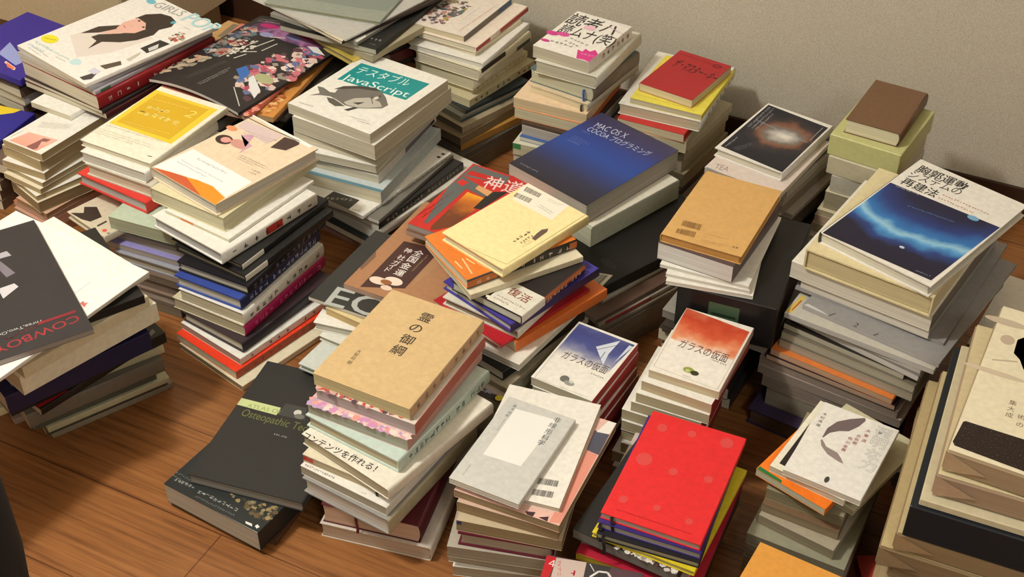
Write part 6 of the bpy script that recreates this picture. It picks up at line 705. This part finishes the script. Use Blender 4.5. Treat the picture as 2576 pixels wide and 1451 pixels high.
('paperback_book','thick black programming book with white lettering, second in the black atlas pile on the floor','book','books stacked in the black atlas pile on the floor','pb',(-0.3578,1.3317,0.0084),-0.5518,0.173,0.235,0.0369,(38,42,42),(182,172,156),'BR',None,{},(('G',(176,176,170),(6.5,12.3),(47.9,14.6),6.1,1),('G',(176,176,170),(50.8,11.5),(127.0,14.5),7.1,1),('G',(120,120,116),(53.6,4.0),(124.5,5.9),3.9,1),('G',(120,120,116),(-0.5,24.2),(29.8,23.1),4.0,2),('P',(226,224,214),[(92.7,-3.3),(93.3,-0.6),(172.2,0.7),(172.5,-0.7)]),('P',(232,230,222),[(144.6,7.8),(155.5,8.8),(158.8,5.0),(147.5,4.5)]),('P',(232,230,222),[(161.3,7.8),(162.6,12.0),(168.3,9.8),(166.4,5.2)]),('C',[(96,80,50),(150,130,90),(60,56,46),(120,110,90)],60,7,[(92.8,35.2),(168.7,48.7),(175.3,24.6),(144.4,21.8)]),)),
('paperback_book','brown paperback half hidden beneath, third in the black atlas pile on the floor','book','books stacked in the black atlas pile on the floor','pb',(-0.3542,1.3272,0),-0.4189,0.15,0.205,0.0081,(92,62,42),(104,80,56),'BR',None,{},()),
('packet','violet pack with pale blue label and orange figure, on top of the violet-pack pile','box','books stacked in the violet-pack pile','box',(-0.9652,2.3148,0.1716),-0.576,0.21,0.2,0.0151,(56,44,140),(150,116,96),'BR',None,{},(('P',(150,160,214),[(94.9,42.3),(75.1,91.1),(161.5,54.7),(159.9,33.4),(100.3,45.8)]),('P',(238,206,196),[(131.5,29.6),(130.2,35.3),(167.1,27.3),(172.6,20.7),(169.1,18.4)]),('P',(232,120,84),[(133.7,32.4),(166.6,25.7),(168.2,19.8),(151.0,20.5)]),)),
('paperback_book','dark book with a white edge line, second from the top in the violet-pack pile','book','books stacked in the violet-pack pile','pb',(-0.9703,2.3225,0.1596),-0.576,0.2,0.2,0.0118,(60,50,46),(90,76,66),'BR',None,{},()),
('paperback_book','brown paperback, third from the top in the violet-pack pile','book','books stacked in the violet-pack pile','pb',(-0.9664,2.3235,0.1396),-0.6116,0.1996,0.1972,0.0197,(110,90,76),(216,208,184),'BR',None,{},()),
('magazine','grey magazine, fourth from the top in the violet-pack pile','magazine','books stacked in the violet-pack pile','mag',(-0.969,2.3278,0.1197),-0.576,0.1998,0.199,0.0197,(150,147,140),(216,208,184),'BR',None,{},()),
('paperback_book','brown paperback, fifth from the top in the violet-pack pile','book','books stacked in the violet-pack pile','pb',(-0.9707,2.3284,0.0997),-0.6051,0.1995,0.1975,0.0197,(110,90,76),(216,208,184),'BR',None,{},()),
('magazine','grey magazine, sixth from the top in the violet-pack pile','magazine','books stacked in the violet-pack pile','mag',(-0.9342,2.3601,0.0798),-0.5937,0.1512,0.1505,0.0197,(150,147,140),(216,208,184),'BR',None,{},()),
('paperback_book','brown paperback, seventh from the top in the violet-pack pile','book','books stacked in the violet-pack pile','pb',(-0.9466,2.3378,0.0598),-0.5457,0.1767,0.1752,0.0197,(110,90,76),(216,208,184),'BR',None,{},()),
('magazine','grey magazine, eighth from the top in the violet-pack pile','magazine','books stacked in the violet-pack pile','mag',(-0.9521,2.3444,0.0399),-0.6038,0.1767,0.177,0.0197,(150,147,140),(216,208,184),'BR',None,{},()),
('paperback_book','brown paperback, ninth from the top in the violet-pack pile','book','books stacked in the violet-pack pile','pb',(-0.9586,2.3341,0.0199),-0.5338,0.1814,0.1815,0.0197,(110,90,76),(216,208,184),'BR',None,{},()),
('magazine','grey magazine, tenth from the top in the violet-pack pile','magazine','books stacked in the violet-pack pile','mag',(-0.9493,2.3356,0),-0.6008,0.1808,0.1799,0.0197,(150,147,140),(216,208,184),'BR',None,{},()),
('box','blue pack with a yellow label, on top of the yellow-label pack pile','box','books stacked in the yellow-label pack pile','box',(-1.0258,2.1196,0.1009),-0.3491,0.17,0.17,0.0158,(50,46,140),(40,36,80),'BR',None,{},(('P',(236,206,52),[(57.8,201.4),(69.6,213.0),(138.5,181.2),(131.6,155.7),(112.8,142.2),(105.0,139.3)]),)),
('paperback_book','brown paperback, second from the top in the yellow-label pack pile','book','books stacked in the yellow-label pack pile','pb',(-0.9572,2.0818,0.0807),-0.3877,0.1098,0.1096,0.0199,(110,90,76),(216,208,184),'BR',None,{},()),
('paperback_book','brown paperback, third from the top in the yellow-label pack pile','book','books stacked in the yellow-label pack pile','pb',(-1.0034,2.1131,0.0606),-0.3836,0.1501,0.1501,0.0199,(110,90,76),(216,208,184),'BR',None,{},()),
('paperback_book','brown paperback, fourth from the top in the yellow-label pack pile','book','books stacked in the yellow-label pack pile','pb',(-0.9934,2.106,0.0404),-0.3455,0.141,0.1397,0.0199,(110,90,76),(216,208,184),'BR',None,{},()),
('paperback_book','brown paperback, fifth from the top in the yellow-label pack pile','book','books stacked in the yellow-label pack pile','pb',(-0.9949,2.1095,0.0202),-0.3894,0.1457,0.1454,0.0199,(110,90,76),(216,208,184),'BR',None,{},()),
('paperback_book','brown paperback, sixth from the top in the yellow-label pack pile','book','books stacked in the yellow-label pack pile','pb',(-0.9949,2.1031,0),-0.3757,0.1406,0.1407,0.0199,(110,90,76),(216,208,184),'BR',None,{},()),
('magazine','pastel illustrated magazine in clear film, on top of the pastel-magazine pile','magazine','books stacked in the pastel-magazine pile','mag',(-1.131,2.1986,0.0815),-1.0472,0.22,0.3,0.0053,(214,204,204),(216,208,184),'BR',None,{},(('C',[(206,150,160),(226,190,190),(120,110,120),(214,196,180),(190,180,190)],60,22,[(342.2,225.4),(364.1,245.2),(448.3,230.2),(495.8,209.4),(486.2,192.6)]),)),
('magazine','grey magazine, second from the top in the pastel-magazine pile','magazine','books stacked in the pastel-magazine pile','mag',(-1.1853,2.2099,0.0611),-1.0084,0.1571,0.2138,0.0201,(150,147,140),(216,208,184),'BR',None,{},()),
('magazine','grey magazine, third from the top in the pastel-magazine pile','magazine','books stacked in the pastel-magazine pile','mag',(-1.182,2.1996,0.0407),-1.0885,0.162,0.2194,0.0201,(150,147,140),(216,208,184),'BR',None,{},()),
('magazine','grey magazine, fourth from the top in the pastel-magazine pile','magazine','books stacked in the pastel-magazine pile','mag',(-1.1817,2.2006,0.0204),-1.0474,0.1622,0.2205,0.0201,(150,147,140),(216,208,184),'BR',None,{},()),
('magazine','grey magazine, fifth from the top in the pastel-magazine pile','magazine','books stacked in the pastel-magazine pile','mag',(-1.1795,2.2087,0),-1.0786,0.1667,0.227,0.0201,(150,147,140),(216,208,184),'BR',None,{},()),
]
# ------------------------------------------------------------------ the room
WYAW = R(-26.5); WD = 2.222
wdir = Vector((math.cos(WYAW), math.sin(WYAW), 0)); wn = Vector((-math.sin(WYAW), math.cos(WYAW), 0))
def wp(a, d, z): return wdir*a+wn*d+Vector((0,0,z))           # along the back wall, towards it, up
X0, X1, Y0, Y1, HT = -2.9, 2.3, -1.9, WD, 2.42
def noise_bump(m, nt, p, scale, strength, dist, mapping=(1,1,1)):
    N, L = nt.nodes, nt.links
    tc=N.new('ShaderNodeTexCoord'); mp=N.new('ShaderNodeMapping'); mp.inputs['Scale'].default_value=mapping; nz=N.new('ShaderNodeTexNoise'); nz.inputs['Scale'].default_value=scale; nz.inputs['Detail'].default_value=3
    bp=N.new('ShaderNodeBump'); bp.inputs['Strength'].default_value=strength; bp.inputs['Distance'].default_value=dist
    L.new(tc.outputs['Object'],mp.inputs[0]); L.new(mp.outputs[0],nz.inputs['Vector']); L.new(nz.outputs['Fac'],bp.inputs['Height']); L.new(bp.outputs[0],p.inputs['Normal'])
    return nz
def wall_mat():
    m, nt, p = base('wallpaper'); p.inputs['Roughness'].default_value=.85; p.inputs['Specular IOR Level'].default_value=.15
    nz = noise_bump(m, nt, p, 420, .6, .0012); N, L = nt.nodes, nt.links
    mx = N.new('ShaderNodeMix'); mx.data_type='RGBA'; mx.inputs[6].default_value=lin((186,178,160)); mx.inputs[7].default_value=lin((214,206,188))
    rp=N.new('ShaderNodeMapRange'); rp.inputs[1].default_value=.3; rp.inputs[2].default_value=.7; L.new(nz.outputs['Fac'],rp.inputs[0]); L.new(rp.outputs[0],mx.inputs['Factor']); L.new(mx.outputs[2],p.inputs['Base Color'])
    return m
def floor_mat():
    m, nt, p = base('wood_floor'); N, L = nt.nodes, nt.links; p.inputs['Roughness'].default_value=.34; p.inputs['Specular IOR Level'].default_value=.35
    tc=N.new('ShaderNodeTexCoord'); mp=N.new('ShaderNodeMapping'); mp.inputs['Rotation'].default_value=(0,0,-WYAW); L.new(tc.outputs['Object'],mp.inputs[0])
    s1=N.new('ShaderNodeMapping'); s1.inputs['Scale'].default_value=(2.2,60,1); L.new(mp.outputs[0],s1.inputs[0])
    n1=N.new('ShaderNodeTexNoise'); n1.inputs['Scale'].default_value=2.2; n1.inputs['Detail'].default_value=8; n1.inputs['Roughness'].default_value=.62; n1.inputs['Distortion'].default_value=.35; L.new(s1.outputs[0],n1.inputs['Vector'])
    s2=N.new('ShaderNodeMapping'); s2.inputs['Scale'].default_value=(1.1,9,1); L.new(mp.outputs[0],s2.inputs[0])
    n2=N.new('ShaderNodeTexNoise'); n2.inputs['Scale'].default_value=1.4; n2.inputs['Detail'].default_value=3; L.new(s2.outputs[0],n2.inputs['Vector'])
    r1=N.new('ShaderNodeValToRGB'); e=r1.color_ramp.elements; e[0].position=.30; e[0].color=lin((104,64,34)); e[1].position=.62; e[1].color=lin((156,104,60)); x=e.new(.46); x.color=lin((138,90,50)); L.new(n1.outputs['Fac'],r1.inputs[0])
    mx=N.new('ShaderNodeMix'); mx.data_type='RGBA'; mx.blend_type='MULTIPLY'; mx.inputs['Factor'].default_value=.45; L.new(r1.outputs[0],mx.inputs[6])
    r2=N.new('ShaderNodeValToRGB'); r2.color_ramp.elements[0].position=.35; r2.color_ramp.elements[0].color=(.62,.56,.5,1); r2.color_ramp.elements[1].position=.65; L.new(n2.outputs['Fac'],r2.inputs[0]); L.new(r2.outputs[0],mx.inputs[7])
    bk=N.new('ShaderNodeTexBrick'); bk.inputs['Scale'].default_value=1; bk.inputs['Brick Width'].default_value=.91; bk.inputs['Row Height'].default_value=.152; bk.inputs['Mortar Size'].default_value=.0009; bk.inputs['Color1'].default_value=(1,1,1,1); bk.inputs['Color2'].default_value=(.93,.92,.9,1); bk.inputs['Mortar'].default_value=(.35,.3,.25,1); L.new(mp.outputs[0],bk.inputs['Vector'])
    m2=N.new('ShaderNodeMix'); m2.data_type='RGBA'; m2.blend_type='MULTIPLY'; m2.inputs['Factor'].default_value=1; L.new(mx.outputs[2],m2.inputs[6]); L.new(bk.outputs['Color'],m2.inputs[7]); L.new(m2.outputs[2],p.inputs['Base Color'])
    bp=N.new('ShaderNodeBump'); bp.inputs['Strength'].default_value=.12; bp.inputs['Distance'].default_value=.001; L.new(n1.outputs['Fac'],bp.inputs['Height']); L.new(bp.outputs[0],p.inputs['Normal'])
    return m
def slab(name, a0,a1,d0,d1,z0,z1, m):
    s = Shape(); c=[wp(a,d,z) for z in (z0,z1) for a,d in ((a0,d0),(a1,d0),(a1,d1),(a0,d1))]
    s.add(c,[(3,2,1,0),(4,5,6,7),(0,1,5,4),(1,2,6,5),(2,3,7,6),(3,0,4,7)],m); return struct(s.build(name))
WM = wall_mat(); CEIL = mat((226,220,206),.9,'cover'); BASE = mat((58,38,26),.4,'cover')
slab('floor', X0-.1,X1+.1,Y0-.1,Y1+.1,-.08,0, floor_mat())
slab('wall_back', X0-.1,X1+.1,WD,WD+.1,0,HT, WM); slab('wall_left', X0-.1,X0,Y0,Y1,0,HT, WM); slab('wall_right', X1,X1+.1,Y0,Y1,0,HT, WM); slab('wall_front', X0-.1,X1+.1,Y0-.1,Y0,0,HT, WM)
slab('ceiling', X0-.1,X1+.1,Y0-.1,Y1+.1,HT,HT+.08, CEIL)
slab('baseboard_back', X0,X1,WD-.008,WD,0,.06, BASE); slab('baseboard_left', X0,X0+.008,Y0,Y1-.008,0,.06, BASE); slab('baseboard_right', X1-.008,X1,Y0,Y1-.008,0,.06, BASE)
# the globe lamp, and an unseen flat lamp added for fill light
def ring_mesh(s, rs, m, n=32):
    vs=[]; fs=[]
    for r_,z_ in rs: vs += [(r_*math.cos(6.2832*i/n), r_*math.sin(6.2832*i/n), z_) for i in range(n)]
    for k in range(len(rs)-1):
        for i in range(n): fs.append((k*n+i,k*n+(i+1)%n,(k+1)*n+(i+1)%n,(k+1)*n+i))
    fs.append(tuple(range(n-1,-1,-1))); fs.append(tuple(range((len(rs)-1)*n,len(rs)*n))); s.add(vs,fs,m,True)
def glow(name, strength):
    m, nt, p = base(name); p.inputs['Base Color'].default_value=(.9,.88,.8,1); p.inputs['Emission Color'].default_value=(1,.985,.93,1); p.inputs['Emission Strength'].default_value=strength
    return m
lt = thing('pendant_lamp','glowing round globe lamp hanging above the piles at the left','lamp',tuple(LAMP))
hs = Shape(); ring_mesh(hs,[(.05,.12),(.05,.095),(.012,.09),(.012,.07)],CEIL); hs.build('ceiling_mount',lt)
ds = Shape(); ring_mesh(ds,[(.10*math.cos(a),-.03+.10*math.sin(a)) for a in [R(d) for d in (82,65,45,25,5,-15,-35,-55,-75,-86)]],glow('globe_glow',245)); ds.build('globe_shade',lt)
l2 = thing('fill_lamp','flat round white fill lamp added out of view near the right wall','lamp',tuple(FILL_LAMP))
hs = Shape(); ring_mesh(hs,[(.33,.06),(.34,.0),(.305,-.006)],CEIL); hs.build('housing',l2)
ds = Shape(); ring_mesh(ds,[(.30,-.006),(.295,-.009)],glow('fill_glow',1.2)); ds.build('diffuser',l2)
# chest of drawers in the corner, only its foot is in view
ch = thing('chest_of_drawers','plain beige chest against the back wall behind the magazines','chest',(-.80,2.50,0),R(-27))
CM = mat((196,178,146),.5,'cover'); CD = mat((150,130,100),.55,'cover')
b = Shape(); b.box(-.92,0,0,.31,.055,.86,CM,.004); b.build('body',ch)
b = Shape(); b.box(-.90,-.02,.03,.30,0,.055,CD); b.build('plinth',ch)
for i,(z0,z1) in enumerate(((.065,.31),(.322,.575),(.587,.845))):
    for x0,x1 in ((-.912,-.464),(-.456,-.008)):
        d = Shape(); d.box(x0,x1,-.018,0,z0,z1,CM,.004); do = d.build('drawer_front',ch)
        h = Shape(); h.box((x0+x1)/2-.06,(x0+x1)/2+.06,-.03,-.018,z1-.05,z1-.04,CD,.002); h.build('handle',do)
# ------------------------------------------------------------------ the books
for bk in BOOKS: book(*bk)
# ------------------------------------------------------------------ somebody's trousered leg at the lower left corner
pm_, pnt, pp_ = base('pinstripe_cloth'); pN, pL = pnt.nodes, pnt.links
ptc = pN.new('ShaderNodeTexCoord'); pw = pN.new('ShaderNodeTexWave'); pw.inputs['Scale'].default_value = 11; pw.inputs['Distortion'].default_value = .6; pL.new(ptc.outputs['Object'], pw.inputs['Vector'])
prp = pN.new('ShaderNodeValToRGB'); prp.color_ramp.elements[0].position = .955; prp.color_ramp.elements[0].color = lin((24,23,25)); prp.color_ramp.elements[1].position = .99; prp.color_ramp.elements[1].color = lin((120,118,116))
pL.new(pw.outputs['Fac'], prp.inputs[0]); pL.new(prp.outputs[0], pp_.inputs['Base Color']); pp_.inputs['Roughness'].default_value = .9
pr_ = thing('person', 'standing person in black pinstripe trousers at the lower left corner', 'person', (-.555,.80,0))
lg = Shape(); lg.tube([(.0,0,.03),(.0,0,.10),(.003,.004,.25),(.006,.012,.42),(.004,.014,.50),(-.01,.0,.62),(-.03,-.02,.76),(-.06,-.04,.90)],[.062,.064,.068,.078,.080,.086,.094,.10],pm_,24); lg.build('trouser_leg', pr_)
ft = Shape(); ft.tube([(-.01,-.06,.03),(0,-.02,.035),(.01,.06,.032),(.015,.13,.026),(.018,.17,.022)],[.026,.034,.031,.026,.014],mat((60,58,60),.8,'cover'),16); ft.build('sock', pr_)
